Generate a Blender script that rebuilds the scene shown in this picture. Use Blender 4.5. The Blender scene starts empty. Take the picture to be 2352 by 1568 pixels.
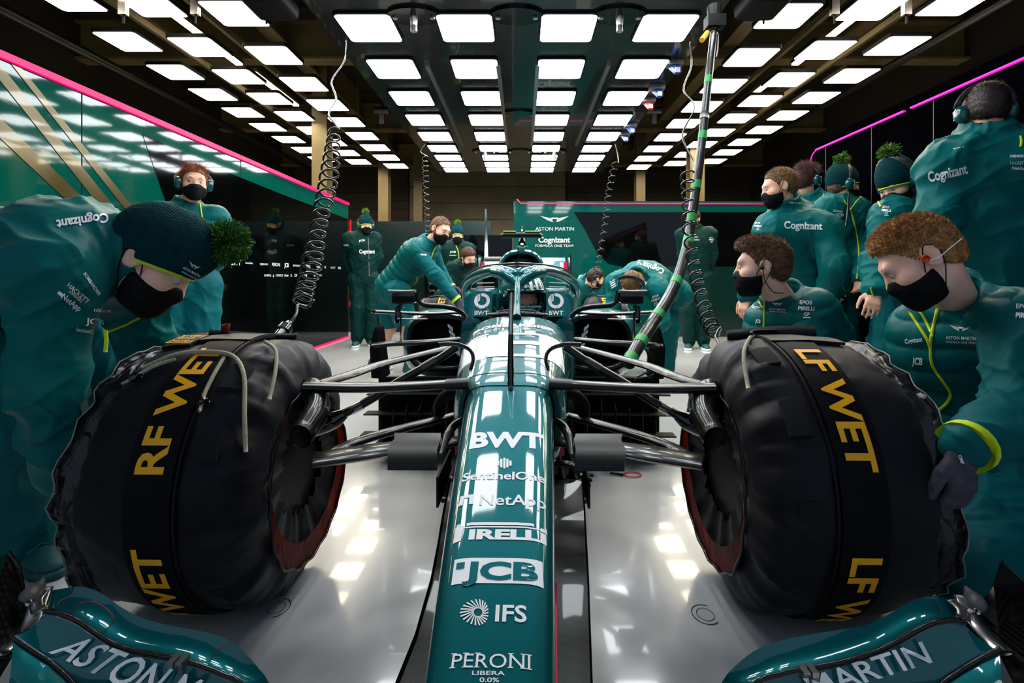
import bpy, bmesh, math, random
import numpy as np
from mathutils import Vector, Matrix
from mathutils.bvhtree import BVHTree

random.seed(7); RNG = np.random.RandomState(7)
SC = bpy.context.scene
COL = SC.collection
PI = math.pi
# ------------------------------------------------------------------ camera / world / exposure
F_PX, CX, CY, CAM_H = 1142.0, 1200.0, 640.0, 0.92
cam_data = bpy.data.cameras.new('camera')
cam_data.sensor_width = 36.0
cam_data.lens = 36.0 * F_PX / 2352.0
cam_data.shift_x = -(CX - 1176.0) / 2352.0
cam_data.shift_y = -(784.0 - CY) / 2352.0
cam_data.clip_start = 0.02
cam = bpy.data.objects.new('camera', cam_data)
cam.location = (0, 0, CAM_H); cam.rotation_euler = (PI / 2, 0, 0)
COL.objects.link(cam); SC.camera = cam
SC.view_settings.view_transform = 'Standard'
SC.view_settings.look = 'None'
SC.view_settings.exposure = 0.0
SC.view_settings.gamma = 1.0
SC.view_settings.use_curve_mapping = False
world = bpy.data.worlds.new('daylight'); SC.world = world
world.use_nodes = True
bgn = world.node_tree.nodes['Background']
bgn.inputs[0].default_value = (0.62, 0.78, 1.0, 1); bgn.inputs[1].default_value = 0.48   # overcast sky outside the open garage front
LIGHT_POWER = 18.5

def at(px, py, Y):
    return Vector(((px - CX) / F_PX * Y, Y, CAM_H - (py - CY) / F_PX * Y))
def reach(A, px, py, L, sign):
    """point on the pixel's ray at distance L from A (sign +1 far side, -1 near side)"""
    d = Vector(((px - CX) / F_PX, 1.0, -(py - CY) / F_PX)); C = Vector((0, 0, CAM_H)); A = Vector(A)
    q = C - A; a = d.dot(d); b = 2 * d.dot(q); c = q.dot(q) - L * L
    disc = b * b - 4 * a * c
    if disc < 0:
        Y = -b / (2 * a); p = C + d * Y
        return A + (p - A).normalized() * L
    return C + d * ((-b + sign * math.sqrt(disc)) / (2 * a))

# ------------------------------------------------------------------ materials
def lin(r, g, b):
    f = lambda c: (c / 255 / 12.92) if c <= 10 else ((c / 255 + 0.055) / 1.055) ** 2.4
    return (f(r), f(g), f(b))
MATS = {}
def mat(name, base=(.5, .5, .5), rough=.5, metal=0.0, coat=0.0, noise=None, bump=None, emit=None, estr=0, sheen=0, spec=.5, wave=None, rnoise=None, trans=0, ior=1.45, sub=0):
    if name in MATS: return MATS[name]
    m = bpy.data.materials.new(name); m.use_nodes = True
    nt = m.node_tree; N = nt.nodes; L = nt.links; bs = N['Principled BSDF']
    bs.inputs['Base Color'].default_value = (*base, 1); bs.inputs['Roughness'].default_value = rough
    bs.inputs['Metallic'].default_value = metal; bs.inputs['Coat Weight'].default_value = coat
    bs.inputs['Coat Roughness'].default_value = .04
    bs.inputs['Specular IOR Level'].default_value = spec
    bs.inputs['Sheen Weight'].default_value = sheen
    bs.inputs['Transmission Weight'].default_value = trans; bs.inputs['IOR'].default_value = ior
    if sub: bs.inputs['Subsurface Weight'].default_value = sub; bs.inputs['Subsurface Radius'].default_value = (.012, .005, .003)
    if emit: bs.inputs['Emission Color'].default_value = (*emit, 1); bs.inputs['Emission Strength'].default_value = estr
    tc = N.new('ShaderNodeTexCoord')
    if noise:
        sc, amt = noise[:2]
        nz = N.new('ShaderNodeTexNoise'); nz.inputs['Scale'].default_value = sc; nz.inputs['Detail'].default_value = 5
        L.new(tc.outputs['Object'], nz.inputs['Vector'])
        mx = N.new('ShaderNodeMixRGB'); mx.blend_type = 'MIX'
        c2 = noise[2] if len(noise) > 2 else tuple(c * (1 - amt) for c in base)
        c1 = base if len(noise) > 2 else tuple(min(1, c * (1 + amt)) for c in base)
        mx.inputs[1].default_value = (*c1, 1); mx.inputs[2].default_value = (*c2, 1)
        rp = N.new('ShaderNodeValToRGB'); rp.color_ramp.elements[0].position = .35; rp.color_ramp.elements[1].position = .65
        L.new(nz.outputs[0], rp.inputs[0]); L.new(rp.outputs[0], mx.inputs[0]); L.new(mx.outputs[0], bs.inputs['Base Color'])
    last = None
    for spec_b in ([] if not bump else (bump if isinstance(bump, list) else [bump])):
        kind, sc, st, dist = spec_b[:4]; stretch = spec_b[4] if len(spec_b) > 4 else (1, 1, 1)
        mp = N.new('ShaderNodeMapping'); mp.inputs['Scale'].default_value = stretch
        L.new(tc.outputs['Object'], mp.inputs[0])
        if kind == 'noise':
            t = N.new('ShaderNodeTexNoise'); t.inputs['Scale'].default_value = sc; t.inputs['Detail'].default_value = 4; t.inputs['Distortion'].default_value = .6
        elif kind == 'fold':
            t = N.new('ShaderNodeTexNoise'); t.inputs['Scale'].default_value = sc; t.inputs['Detail'].default_value = 2.5; t.inputs['Distortion'].default_value = 1.6
            try: t.noise_type = 'RIDGED_MULTIFRACTAL'
            except Exception: pass
        else:
            t = N.new('ShaderNodeTexWave'); t.inputs['Scale'].default_value = sc; t.inputs['Distortion'].default_value = 0.0
            t.bands_direction = kind if kind in ('X', 'Y', 'Z', 'DIAGONAL') else 'X'
        L.new(mp.outputs[0], t.inputs['Vector'])
        b = N.new('ShaderNodeBump'); b.inputs['Strength'].default_value = st; b.inputs['Distance'].default_value = dist
        L.new(t.outputs['Fac' if 'Fac' in t.outputs else 0], b.inputs['Height'])
        if last: L.new(last.outputs[0], b.inputs['Normal'])
        last = b
    if last: L.new(last.outputs[0], bs.inputs['Normal'])
    if wave:      # two-tone weave in the colour
        sc, c2, dirn = wave
        t = N.new('ShaderNodeTexWave'); t.inputs['Scale'].default_value = sc; t.bands_direction = dirn
        t2 = N.new('ShaderNodeTexWave'); t2.inputs['Scale'].default_value = sc; t2.bands_direction = 'Z'
        L.new(tc.outputs['Object'], t.inputs['Vector']); L.new(tc.outputs['Object'], t2.inputs['Vector'])
        mu = N.new('ShaderNodeMath'); mu.operation = 'MULTIPLY'
        L.new(t.outputs['Fac'], mu.inputs[0]); L.new(t2.outputs['Fac'], mu.inputs[1])
        mx = N.new('ShaderNodeMixRGB'); mx.inputs[1].default_value = (*base, 1); mx.inputs[2].default_value = (*c2, 1)
        L.new(mu.outputs[0], mx.inputs[0]); L.new(mx.outputs[0], bs.inputs['Base Color'])
    if rnoise:
        sc, lo, hi = rnoise
        nz = N.new('ShaderNodeTexNoise'); nz.inputs['Scale'].default_value = sc; nz.inputs['Detail'].default_value = 6
        L.new(tc.outputs['Object'], nz.inputs['Vector'])
        mr = N.new('ShaderNodeMapRange'); mr.inputs['From Min'].default_value = .3; mr.inputs['From Max'].default_value = .7
        mr.inputs['To Min'].default_value = lo; mr.inputs['To Max'].default_value = hi
        L.new(nz.outputs[0], mr.inputs['Value']); L.new(mr.outputs[0], bs.inputs['Roughness'])
    MATS[name] = m
    return m

M_GREEN = mat('racing_green_paint', (.0004, .098, .113), .42, .45, 1.0, spec=.06, noise=(900, .06))
M_CARBON = mat('carbon_fibre', (.004, .004, .004), .3, 0, .35, spec=.25, wave=(52, (.022, .021, .019), 'DIAGONAL'))
M_CARBONM = mat('matt_carbon', (.006, .006, .006), .42, 0, .0, spec=.3, wave=(44, (.020, .0195, .018), 'DIAGONAL'))
M_BLACK = mat('matt_black', (.004, .004, .004), .6, spec=.2, noise=(40, .2))
M_GLOSSBLACK = mat('gloss_black', (.003, .003, .0035), .12, 0, .5, noise=(3, .1))
M_WHITE = mat('white_print', (.88, .88, .9), .4, noise=(30, .02))
M_GREY = mat('grey_plastic', (.2, .2, .2), .4, noise=(30, .1))
M_METAL = mat('bare_metal', (.55, .54, .52), .28, 1.0, noise=(60, .1))
M_DARKMETAL = mat('dark_metal', (.08, .075, .07), .35, .9, noise=(60, .1))
M_LIME = mat('lime_trim', lin(190, 215, 25), .5, noise=(60, .08))
M_PINK = mat('hot_pink_paint', lin(225, 15, 80), .35, noise=(30, .05))
M_RED = mat('red_plastic', lin(200, 25, 15), .4, noise=(30, .05))
M_YELLOW = mat('yellow_print', lin(255, 178, 8), .5, noise=(50, .05))
M_RUBBER = mat('black_rubber', (.008, .008, .008), .5, spec=.2, noise=(30, .2), bump=('noise', 60, .1, .002))

# ------------------------------------------------------------------ mesh helpers
def add(name, verts, faces, m=None, parent=None, smooth=True, mats=None, fm=None, sharp=None):
    me = bpy.data.meshes.new(name)
    me.from_pydata([tuple(v) for v in verts] if not isinstance(verts, np.ndarray) else verts.tolist(), [], faces if isinstance(faces, list) else faces.tolist())
    for x in (mats or [m]):
        if x: me.materials.append(x)
    n = len(me.polygons)
    if smooth: me.polygons.foreach_set('use_smooth', np.ones(n, bool))
    if fm is not None: me.polygons.foreach_set('material_index', np.asarray(fm, np.int32))
    if sharp:
        try: me.set_sharp_from_angle(angle=math.radians(sharp))
        except Exception: pass
    me.update()
    o = bpy.data.objects.new(name, me); COL.objects.link(o)
    if parent: o.parent = parent
    return o
def thing(name, label, cat, loc=(0, 0, 0), rotz=0, group=None):
    o = bpy.data.objects.new(name, None); COL.objects.link(o)
    o.location = loc; o.rotation_euler = (0, 0, rotz); o['label'] = label; o['category'] = cat
    o.empty_display_size = .1
    if group: o['group'] = group
    return o
def tag(o, label, cat, group=None):
    o['label'] = label; o['category'] = cat
    if group: o['group'] = group
    return o
def struct(o, label=None):
    o['kind'] = 'structure'
    if label: o['label'] = label
    return o
class MB:
    """collects shapes into one mesh"""
    def __init__(s): s.v = []; s.f = []; s.m = []
    def put(s, vs, fs, mi=0):
        b = len(s.v); s.v += [tuple(v) for v in vs]; s.f += [tuple(b + i for i in f) for f in fs]; s.m += [mi] * len(fs); return s
    def box(s, lo, hi, mi=0, mtx=None):
        (a, b, c), (d, e, f) = lo, hi
        vs = [Vector(p) for p in ((a, b, c), (d, b, c), (d, e, c), (a, e, c), (a, b, f), (d, b, f), (d, e, f), (a, e, f))]
        if mtx: vs = [mtx @ v for v in vs]
        return s.put(vs, [(0, 3, 2, 1), (4, 5, 6, 7), (0, 1, 5, 4), (1, 2, 6, 5), (2, 3, 7, 6), (3, 0, 4, 7)], mi)
    def tube(s, *a, mi=0, **k): vs, fs = tube(*a, **k); return s.put(vs, fs, mi)
    def prism(s, poly, ext, mi=0):
        """closed polygon (3D points) extruded by vector ext"""
        n = len(poly); P = [Vector(p) for p in poly]; e = Vector(ext)
        return s.put(P + [p + e for p in P], [tuple(range(n))[::-1], tuple(range(n, 2 * n))] + [(i, (i + 1) % n, n + (i + 1) % n, n + i) for i in range(n)], mi)
    def build(s, name, m=None, parent=None, smooth=False, mats=None, sharp=None):
        o = add(name, s.v, s.f, m, parent, smooth, mats, s.m if mats else None, sharp)
        bm = bmesh.new(); bm.from_mesh(o.data); bmesh.ops.recalc_face_normals(bm, faces=bm.faces); bm.to_mesh(o.data); bm.free()
        return o
def spline(P, n=8):
    P = [Vector(p) for p in P]
    if len(P) < 3: return [P[0].lerp(P[-1], i / n) for i in range(n + 1)]
    out = []
    for i in range(len(P) - 1):
        p0 = P[i - 1] if i else P[0] * 2 - P[1]; p1, p2 = P[i], P[i + 1]; p3 = P[i + 2] if i + 2 < len(P) else P[-1] * 2 - P[-2]
        for k in range(n):
            t = k / n
            out.append(.5 * ((2 * p1) + (p2 - p0) * t + (2 * p0 - 5 * p1 + 4 * p2 - p3) * t * t + (3 * p1 - p0 - 3 * p2 + p3) * t ** 3))
    out.append(P[-1]); return out
def tube(P, r, seg=8, closed=False, flat=None, up=None, cap=True):
    """r: number or list; flat=(a,b): ellipse radii factors along up / across"""
    P = [Vector(p) for p in P]; n = len(P)
    R = [r] * n if not hasattr(r, '__len__') else (list(r) if len(r) == n else list(np.interp(np.linspace(0, 1, n), np.linspace(0, 1, len(r)), r)))
    vs, fs = [], []; U = Vector(up) if up else None
    for i in range(n):
        if closed: t = P[(i + 1) % n] - P[i - 1]
        else: t = P[min(i + 1, n - 1)] - P[max(i - 1, 0)]
        t = t.normalized() if t.length > 1e-9 else Vector((0, 0, 1))
        if up: u = Vector(up)
        else: u = U if U is not None else (Vector((0, 0, 1)) if abs(t.z) < .9 else Vector((1, 0, 0)))
        w = t.cross(u)
        if w.length < 1e-6: w = t.cross(Vector((1, .3, .2)))
        w.normalize(); u2 = w.cross(t).normalized()
        if not up: U = u2
        fa, fb = flat or (1, 1)
        for k in range(seg):
            a = 2 * PI * k / seg
            vs.append(P[i] + u2 * (math.cos(a) * R[i] * fa) + w * (math.sin(a) * R[i] * fb))
    m = n if closed else n - 1
    for i in range(m):
        for k in range(seg):
            a, b = i * seg + k, i * seg + (k + 1) % seg; c = ((i + 1) % n) * seg
            fs.append((a, b, c + (k + 1) % seg, c + k))
    if cap and not closed: fs += [tuple(range(seg)), tuple(range((n - 1) * seg, n * seg))[::-1]]
    return vs, fs
def loft(rings, closed=True, cap=True):
    n = len(rings[0]); vs = [Vector(p) for r in rings for p in r]; fs = []
    for i in range(len(rings) - 1):
        for k in range(n if closed else n - 1):
            a, b = i * n + k, i * n + (k + 1) % n
            fs.append((a, b, b + n, a + n))
    if cap and closed: fs += [tuple(range(n))[::-1], tuple(range((len(rings) - 1) * n, len(rings) * n))]
    return vs, fs
def superring(w, zt, zb, y, x0=0, n=32, p=4.0, pb=None):
    """rounded-box cross-section in the XZ plane"""
    out = []; cz, hz = (zt + zb) / 2, (zt - zb) / 2
    for k in range(n):
        a = 2 * PI * k / n; c, s = math.cos(a), math.sin(a); q = p if s >= 0 else (pb or p)
        out.append(Vector((x0 + w * math.copysign(abs(c) ** (2 / q), c), y, cz + hz * math.copysign(abs(s) ** (2 / q), s))))
    return out
_FC = {}
def text2d(s, bold=0.0, cell=None):
    """lettering as a flat triangulated outline, cap height 1, starting at x=0; returns (verts Nx2, faces, width)"""
    key = (s, bold, cell)
    if key in _FC: return _FC[key]
    cu = bpy.data.curves.new('t', 'FONT'); cu.body = s; cu.size = 1.0; cu.offset = bold; cu.resolution_u = 3; cu.fill_mode = 'FRONT'
    ob = bpy.data.objects.new('t', cu); COL.objects.link(ob)
    dg = bpy.context.evaluated_depsgraph_get(); me = bpy.data.meshes.new_from_object(ob.evaluated_get(dg))
    bpy.data.objects.remove(ob); bpy.data.curves.remove(cu)
    bm = bmesh.new(); bm.from_mesh(me); bpy.data.meshes.remove(me)
    bmesh.ops.remove_doubles(bm, verts=bm.verts, dist=1e-5)
    if cell and bm.verts:
        for ax in (0, 1):
            lo = min(v.co[ax] for v in bm.verts); hi = max(v.co[ax] for v in bm.verts); k = lo + cell
            while k < hi:
                nrm = [0, 0, 0]; nrm[ax] = 1; co = [0, 0, 0]; co[ax] = k
                bmesh.ops.bisect_plane(bm, geom=bm.verts[:] + bm.edges[:] + bm.faces[:], plane_co=co, plane_no=nrm); k += cell
    bmesh.ops.triangulate(bm, faces=bm.faces)
    V = np.array([(v.co.x, v.co.y) for v in bm.verts]) if bm.verts else np.zeros((0, 2)); bm.verts.index_update()
    Fc = [tuple(v.index for v in f.verts) for f in bm.faces]; bm.free()
    if len(V): V = V / .73; V[:, 0] -= V[:, 0].min()
    _FC[key] = (V, Fc, V[:, 0].max() if len(V) else 0)
    return _FC[key]
def letters(name, s, fn, m, parent=None, bold=.012, cell=.25, shear=0, smooth=False):
    """fn maps (u from -.5..+.5 of the width * aspect, v from 0..1 of cap height) -> 3D point"""
    V, Fc, W = text2d(s, bold, cell)
    pts = [fn(x - W / 2 + shear * y, y) for x, y in V]
    return add(name, pts, Fc, m, parent, smooth)
def poly_letters(name, strokes, fn, m, parent=None):
    """shapes given as closed 2D polygons, mapped by fn"""
    vs, fs = [], []
    for P in strokes:
        b = len(vs); vs += [fn(*p) for p in P]; fs.append(tuple(range(b, b + len(P))))
    return add(name, vs, fs, m, parent, False)
# ------------------------------------------------------------------ the room
M_FLOOR = mat('painted_concrete_floor', (.50, .50, .49), .16, 0, .35, noise=(.9, 0, (.43, .43, .43)), rnoise=(2.2, .10, .22), bump=[('noise', 24, .05, .004), ('noise', 160, .02, .001)])
M_WALLG = mat('gloss_green_panel', (.0005, .085, .06), .05, 0, 0, noise=(1.5, .08), bump=('noise', 5, .012, .02))
M_WALLD = mat('gloss_dark_panel', (.001, .0015, .0015), .05, 0, 0, noise=(2, .2), bump=('noise', 5, .012, .02))
M_STRIPE = mat('bronze_stripe', lin(92, 80, 42), .2, .3, .5, noise=(2, .1))
M_BEAM = mat('cream_steel', lin(108, 91, 54), .5, noise=(3, .15))
M_ROOF = mat('dark_roof', lin(38, 30, 20), .8, noise=(1.5, .3))
M_SLAT = mat('cream_door_slats', lin(112, 102, 78), .55, noise=(2, .12))
M_DIFF = mat('lit_diffuser', (.9, .9, .9), .4, emit=(.93, .975, 1), estr=LIGHT_POWER)
M_DIFFW = mat('warm_lit_diffuser', (.9, .9, .9), .4, emit=(1, .90, .70), estr=LIGHT_POWER)
M_LEDP = mat('pink_led', (.02, 0, .01), .4, emit=lin(255, 0, 105), estr=1.5)
M_LEDM = mat('magenta_led', (.02, 0, .01), .4, emit=lin(225, 10, 180), estr=1.6)
M_LEDR = mat('red_led', (.02, 0, 0), .4, emit=lin(255, 8, 25), estr=1.3)
XL, XR, YB = -2.75, 2.70, 12.0
ROOF_Z = 4.3

o = MB().box((-9, -1.2, -.1), (9, YB, 0)).build('floor', M_FLOOR); struct(o, 'light grey glossy painted garage floor')
o = MB().box((-9, -.6, ROOF_Z), (9, YB, ROOF_Z + .15)).build('ceiling', M_ROOF); struct(o, 'dark garage ceiling above the light gantries')
# rear wall with sectional door
mb = MB()
for k in range(11):
    z0 = k * .39
    mb.box((-2.7, YB - .08, z0 + .012), (1.02, YB - .02, z0 + .39))
o = mb.build('door_1', M_SLAT); struct(o, 'cream sectional garage door at the rear')
mb = MB().box((-9, YB, 0), (9, YB + .2, ROOF_Z))
for k in range(22): mb.box((-8, YB - .03, k * .2), (-2.75, YB, k * .2 + .19)); mb.box((1.1, YB - .03, k * .2), (8, YB, k * .2 + .19))
o = mb.build('wall_back', mat('rear_cladding', lin(52, 43, 27), .7, noise=(2, .2))); struct(o, 'dim slatted rear wall of the garage')
for sx, nm in ((-1, 'wall_outer_left'), (1, 'wall_outer_right')):
    o = MB().box((sx * 5.6 - .1, -.6, 0), (sx * 5.6 + .1, YB, ROOF_Z)).build(nm, M_ROOF); struct(o, 'dark outer garage wall')
# roof steelwork
k = 0
for Y, z in ((3.1, 3.72), (6.2, 3.62), (9.1, 3.62), (11.4, 3.5)):
    k += 1
    mb = MB().box((-5.5, Y - .1, z), (5.5, Y + .1, z + .03)).box((-5.5, Y - .012, z + .03), (5.5, Y + .012, ROOF_Z))
    mb.box((-5.5, Y - .1, z + .45), (5.5, Y + .1, z + .48))
    struct(mb.build('beam_%d' % k, M_BEAM), 'cream steel roof beam across the garage')
for X in (-4.2, -2.95, 2.55, 3.9):
    k += 1
    mb = MB().box((X - .09, .2, 3.78), (X + .09, YB, 3.81)).box((X - .012, .2, 3.81), (X + .012, YB, ROOF_Z))
    struct(mb.build('beam_%d' % k, M_BEAM), 'cream steel roof beam running towards the rear')
for i, (px, Y, w) in enumerate(((733, 7.0, .21), (880, 9.9, .20), (960, 10.6, .19), (1472, 9.9, .18), (1602, 8.3, .24))):
    X = at(px, 0, Y).x
    mb = MB().box((X - w / 2, Y, 0), (X + w / 2, Y + .016, ROOF_Z)).box((X - w / 2, Y + .2, 0), (X + w / 2, Y + .216, ROOF_Z)).box((X - .008, Y + .016, 0), (X + .008, Y + .2, ROOF_Z))
    struct(mb.build('column_%d' % (i + 1), M_BEAM), 'cream steel column behind the team panels')
# service pipes and trays under the roof
mb = MB()
for X, z in ((-4.6, 3.3), (4.3, 3.4)): mb.tube([(X, .5, z), (X, 11, z)], .05, 10)
struct(mb.build('pipe_1', M_DARKMETAL, smooth=True), 'dark service pipes under the roof')

# ---- left green display wall
LT = 2.10
def wall_panel(name, x0, x1, y0, y1, z1, m): return MB().box((x0, y0, 0), (x1, y1, z1)).build(name, m)
o = wall_panel('wall_left', XL - .09, XL, -1.0, 7.85, LT + .025, M_WALLG); struct(o, 'glossy green display wall with bronze stripes')
e = .003
def onleft(px, py):
    Y = (XL + e) * F_PX / (px - CX); return at(px, py, Y)
def wl(Y, z): return Vector((XL + e, Y, z))
dark = [wl(3.12, 1.83), wl(7.84, LT + .02), wl(7.84, .02), wl(4.75, .02), wl(4.25, .8)]
o1 = MB().prism([onleft(327, 306), onleft(470, 374), onleft(640, 443), wl(7.84, 1.86), wl(7.84, .02), wl(4.6, .02), wl(4.15, .9)], (-.001, 0, 0)).build('dark_panel', M_WALLD, o)
def stripe(a, b, c, d): return [onleft(*a), onleft(*b), onleft(*c), onleft(*d)]
mb = MB()
for q in (stripe((-70, 96), (-35, 104), (283, 500), (250, 500)), stripe((-200, 130), (-145, 130), (238, 500), (196, 500)), stripe((22, 142), (46, 152), (325, 500), (303, 500))):
    mb.prism(q, (.0008, 0, 0))
mb.build('bronze_stripes', M_STRIPE, o)
mb = MB()
for Yj in (3.1, 4.85, 6.1): mb.box((XL, Yj, 0), (XL + .002, Yj + .006, LT))
mb.build('panel_joint', M_BLACK, o)
# lettering along the left wall
def wl_text(s, Yc, z, h, bold=.012, m=M_WHITE, sx=1.0, par=o):
    letters('lettering', s, lambda u, v: Vector((XL + .006, Yc + u * h * sx, z + v * h)), m, par, bold, None)
def mark(par, Yc, z, s):  # small round emblem
    pts = [(math.cos(a) * s, math.sin(a) * s) for a in np.linspace(0, 2 * PI, 12, endpoint=False)]
    poly_letters('emblem', [pts], lambda u, v: Vector((XL + .006, Yc + u, z + v)), M_WHITE, par)
for (px, s, h, bd) in ((497, 'Cognizant', .042, .02), (541, 'BWT', .055, .03), (571, 'SentinelOne', .020, .01), (605, 'crypto.com', .026, .012), (633, 'PERONI', .038, .008), (657, 'JCB', .048, .03), (681, 'BOMBARDIER', .024, 0), (706, 'PIRELLI', .034, .03), (731, 'NetApp', .03, .02), (746, 'IFS', .034, .02), (764, 'HACKETT', .03, 0), (779, 'EPOS', .036, .02)):
    Yc = XL * F_PX / (px - CX); z = .92 + (640 - (602 + (px - 541) * .055)) / F_PX * Yc - h / 2
    wl_text(s, Yc, z, h, bd)
for (px, s, h) in ((614, 'RAVENOL', .024), (627, 'o', .04), (641, 'CONOCO', .026), (657, 'Nook', .03), (668, 'A', .035), (678, 'CM', .035), (687, 'I', .035), (700, 'TGW', .035), (722, 'GP', .035), (734, 'SPORTS', .026)):
    Yc = XL * F_PX / (px - CX); wl_text(s, Yc, .92 + (640 - 632) / F_PX * Yc - h / 2, h, .01)
mark(o, XL * F_PX / (528 - CX) + 0.02, 1.13, .03)
t = MB().box((XL, -1.0, LT - .02), (XL + .022, 7.85, LT + .018)).build('led_strip', M_LEDP)
tag(t, 'pink LED strip along the top of the green left wall', 'led strip')
t = MB().box((XL, 5.7, .004), (XL + .02, 7.85, .022)).build('led_strip', M_LEDP)
tag(t, 'pink LED strip at floor level along the left wall', 'led strip')
t = MB().tube([at(805, 505, 7.9), at(805, 575, 7.9)], .012, 6).build('led_strip', M_LEDR)
tag(t, 'upper short upright red LED strip at the end of the left wall', 'led strip')
t = MB().tube([at(805, 650, 7.9), at(805, 713, 7.9)], .012, 6).build('led_strip', M_LEDR)
tag(t, 'lower short upright red LED strip at the end of the left wall', 'led strip')

# ---- right dark display wall, ends in a rounded corner
o = MB().box((XR, 2.55, 0), (XR + .09, 4.62, LT + .08)).box((XR - .0, -1, 0), (XR + .09, 2.5, LT + .12)).build('wall_right', mat('smoked_dark_panel', (.0012, .0012, .0018), .55, 0, 0, spec=.0, noise=(2, .2))); struct(o, 'glossy dark display wall on the right')
mb = MB()
for Yj in (3.26, 3.84, 4.42): mb.box((XR - .003, Yj, 0), (XR, Yj + .006, LT))
mb.build('panel_joint', mat('joint_glint', (.05, .05, .05), .3, .5, noise=(20, .1)), o)
t = MB().box((XR - .02, .2, LT - .004), (XR, 3.44, LT + .007)).build('led_strip', M_LEDM); tag(t, 'nearer magenta LED strip along the top of the dark right wall', 'led strip')
mb = MB().box((XR - .02, 3.5, LT - .005), (XR, 4.55, LT + .006)).tube(spline([(XR - .01, 4.55, LT), (XR - .01, 4.62, LT - .04), (XR - .01, 4.66, LT - .14)], 6), .005, 6)
t = mb.build('led_strip', M_LEDM); tag(t, 'farther magenta LED strip turning the rounded end of the right wall', 'led strip')

# ---- rear team panels
RB = 7.9
def onback(px, py, d=0): return at(px, py, RB - d)
zt = at(0, 462, RB).z
o = MB().box((at(1180, 0, RB).x, RB, 0), (5.4, RB + .12, zt)).build('wall_rear_panel', mat('rear_green_panel', (.0004, .052, .043), .05, noise=(1.5, .08), bump=('noise', 5, .012, .02))); struct(o, 'green team panel across the rear of the bay')
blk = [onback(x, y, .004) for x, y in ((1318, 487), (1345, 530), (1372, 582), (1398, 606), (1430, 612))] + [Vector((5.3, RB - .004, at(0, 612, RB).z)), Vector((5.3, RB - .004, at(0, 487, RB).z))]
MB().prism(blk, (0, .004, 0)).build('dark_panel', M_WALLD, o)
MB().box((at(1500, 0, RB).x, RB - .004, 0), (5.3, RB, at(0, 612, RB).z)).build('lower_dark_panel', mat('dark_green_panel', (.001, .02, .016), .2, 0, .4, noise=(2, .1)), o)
def bt(s, px, py, h, bold=.01, m=M_WHITE, spread=1.0):
    c = onback(px, py, .007); k = h / F_PX * RB
    letters('lettering', s, lambda u, v: c + Vector((u * k * spread, 0, (v - .5) * k)), m, o, bold, None)
M_GREYP = mat('pale_print', (.55, .58, .55), .35, noise=(20, .02))
bt('ASTON MARTIN', 1274, 525, 8.5, .0, M_GREYP, 1.05); bt('Cognizant', 1273, 550, 13, .03, M_GREYP); bt('FORMULA ONE TEAM', 1273, 564, 6, .005, M_GREYP, 1.1)
def wings(name, fn, m, parent):
    """pair of spread wings emblem in a box -1..1 x -.5..+.5"""
    P = []
    for s in (-1, 1):
        for k in range(5):
            t0, t1 = k / 5, (k + .62) / 5
            P.append([(s * (.16 + .84 * (1 - t0 * .62)), .42 - t0 * .62), (s * (.16 + .84 * (1 - t1 * .62)), .42 - t1 * .62), (s * .2 * (1 - t1 * .5), .1 - t1 * .6), (s * .2 * (1 - t0 * .5), .1 - t0 * .6)])
    P.append([(-.22, .22), (.22, .22), (.22, .02), (-.22, .02)])
    return poly_letters(name, P, fn, m, parent)
cw = onback(1274, 503, .007); wings('emblem', lambda u, v: cw + Vector((u * .225, 0, v * .11)), M_GREYP, o)
mb = MB().tube([onback(1187, 458, .01), onback(1196, 467, .01), Vector((5.3, RB - .01, onback(0, 468, .01).z))], .011, 6)
t = mb.build('led_strip', M_LEDP); tag(t, 'pink LED strip along the top of the rear green panel', 'led strip')
# low dark green panel left of it
o = MB().box((at(800, 0, 8.6).x, 8.6, 0), (at(1128, 0, 8.6).x, 8.7, at(0, 508, 8.6).z)).build('wall_rear_divider', mat('dim_green_panel', (.0006, .012, .010), .25, 0, .3, noise=(2, .1))); struct(o, 'low dark green divider at the rear left')
o = MB().box((at(975, 0, 8.3).x, 8.3, 0), (at(1176, 0, 8.3).x, 8.38, at(0, 540, 8.3).z)).build('wall_rear_recess', M_WALLD); struct(o, 'low black divider beside the green rear panel')

# ------------------------------------------------------------------ ceiling light grids
def rounded_rect(hx, hy, r, n=4):
    out = []
    for (sx, sy, a0) in ((1, 1, 0), (-1, 1, 90), (-1, -1, 180), (1, -1, 270)):
        for k in range(n + 1):
            a = math.radians(a0 + 90 * k / n); out.append((sx * (hx - r) + r * math.cos(a), sy * (hy - r) + r * math.sin(a)))
    return out
def make_light(hx, hy, m):
    R = rounded_rect(hx, hy, .03); R2 = rounded_rect(hx + .012, hy + .012, .036)
    root = thing('ceiling_light', '', 'light panel')
    n = len(R)
    add('diffuser', [(x, y, 0) for x, y in R], [tuple(range(n))[::-1]], m, root, False)
    vs = [(x, y, .002) for x, y in R] + [(x, y, .004) for x, y in R2] + [(x, y, .035) for x, y in R2]
    fs = [(i, (i + 1) % n, n + (i + 1) % n, n + i) for i in range(n)] + [(n + i, n + (i + 1) % n, 2 * n + (i + 1) % n, 2 * n + i) for i in range(n)] + [tuple(range(2 * n, 3 * n))]
    add('housing', vs, fs, M_BLACK, root, False)
    return root
def copy_tree(o, parent=None):
    c = o.copy(); COL.objects.link(c)
    if parent: c.parent = parent
    for ch in list(o.children): copy_tree(ch, c)
    return c
ORD = ['first', 'second', 'third', 'fourth', 'fifth', 'sixth', 'seventh', 'eighth', 'ninth', 'tenth']
rowsY = [2.2, 2.93, 3.647, 4.354, 5.06, 5.75, 6.41, 6.99, 7.53, 7.98, 8.375]
cz = 2.75
pA = make_light(.195, .195, M_DIFF); pB = make_light(.19, .165, M_DIFF); first = {}
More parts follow.
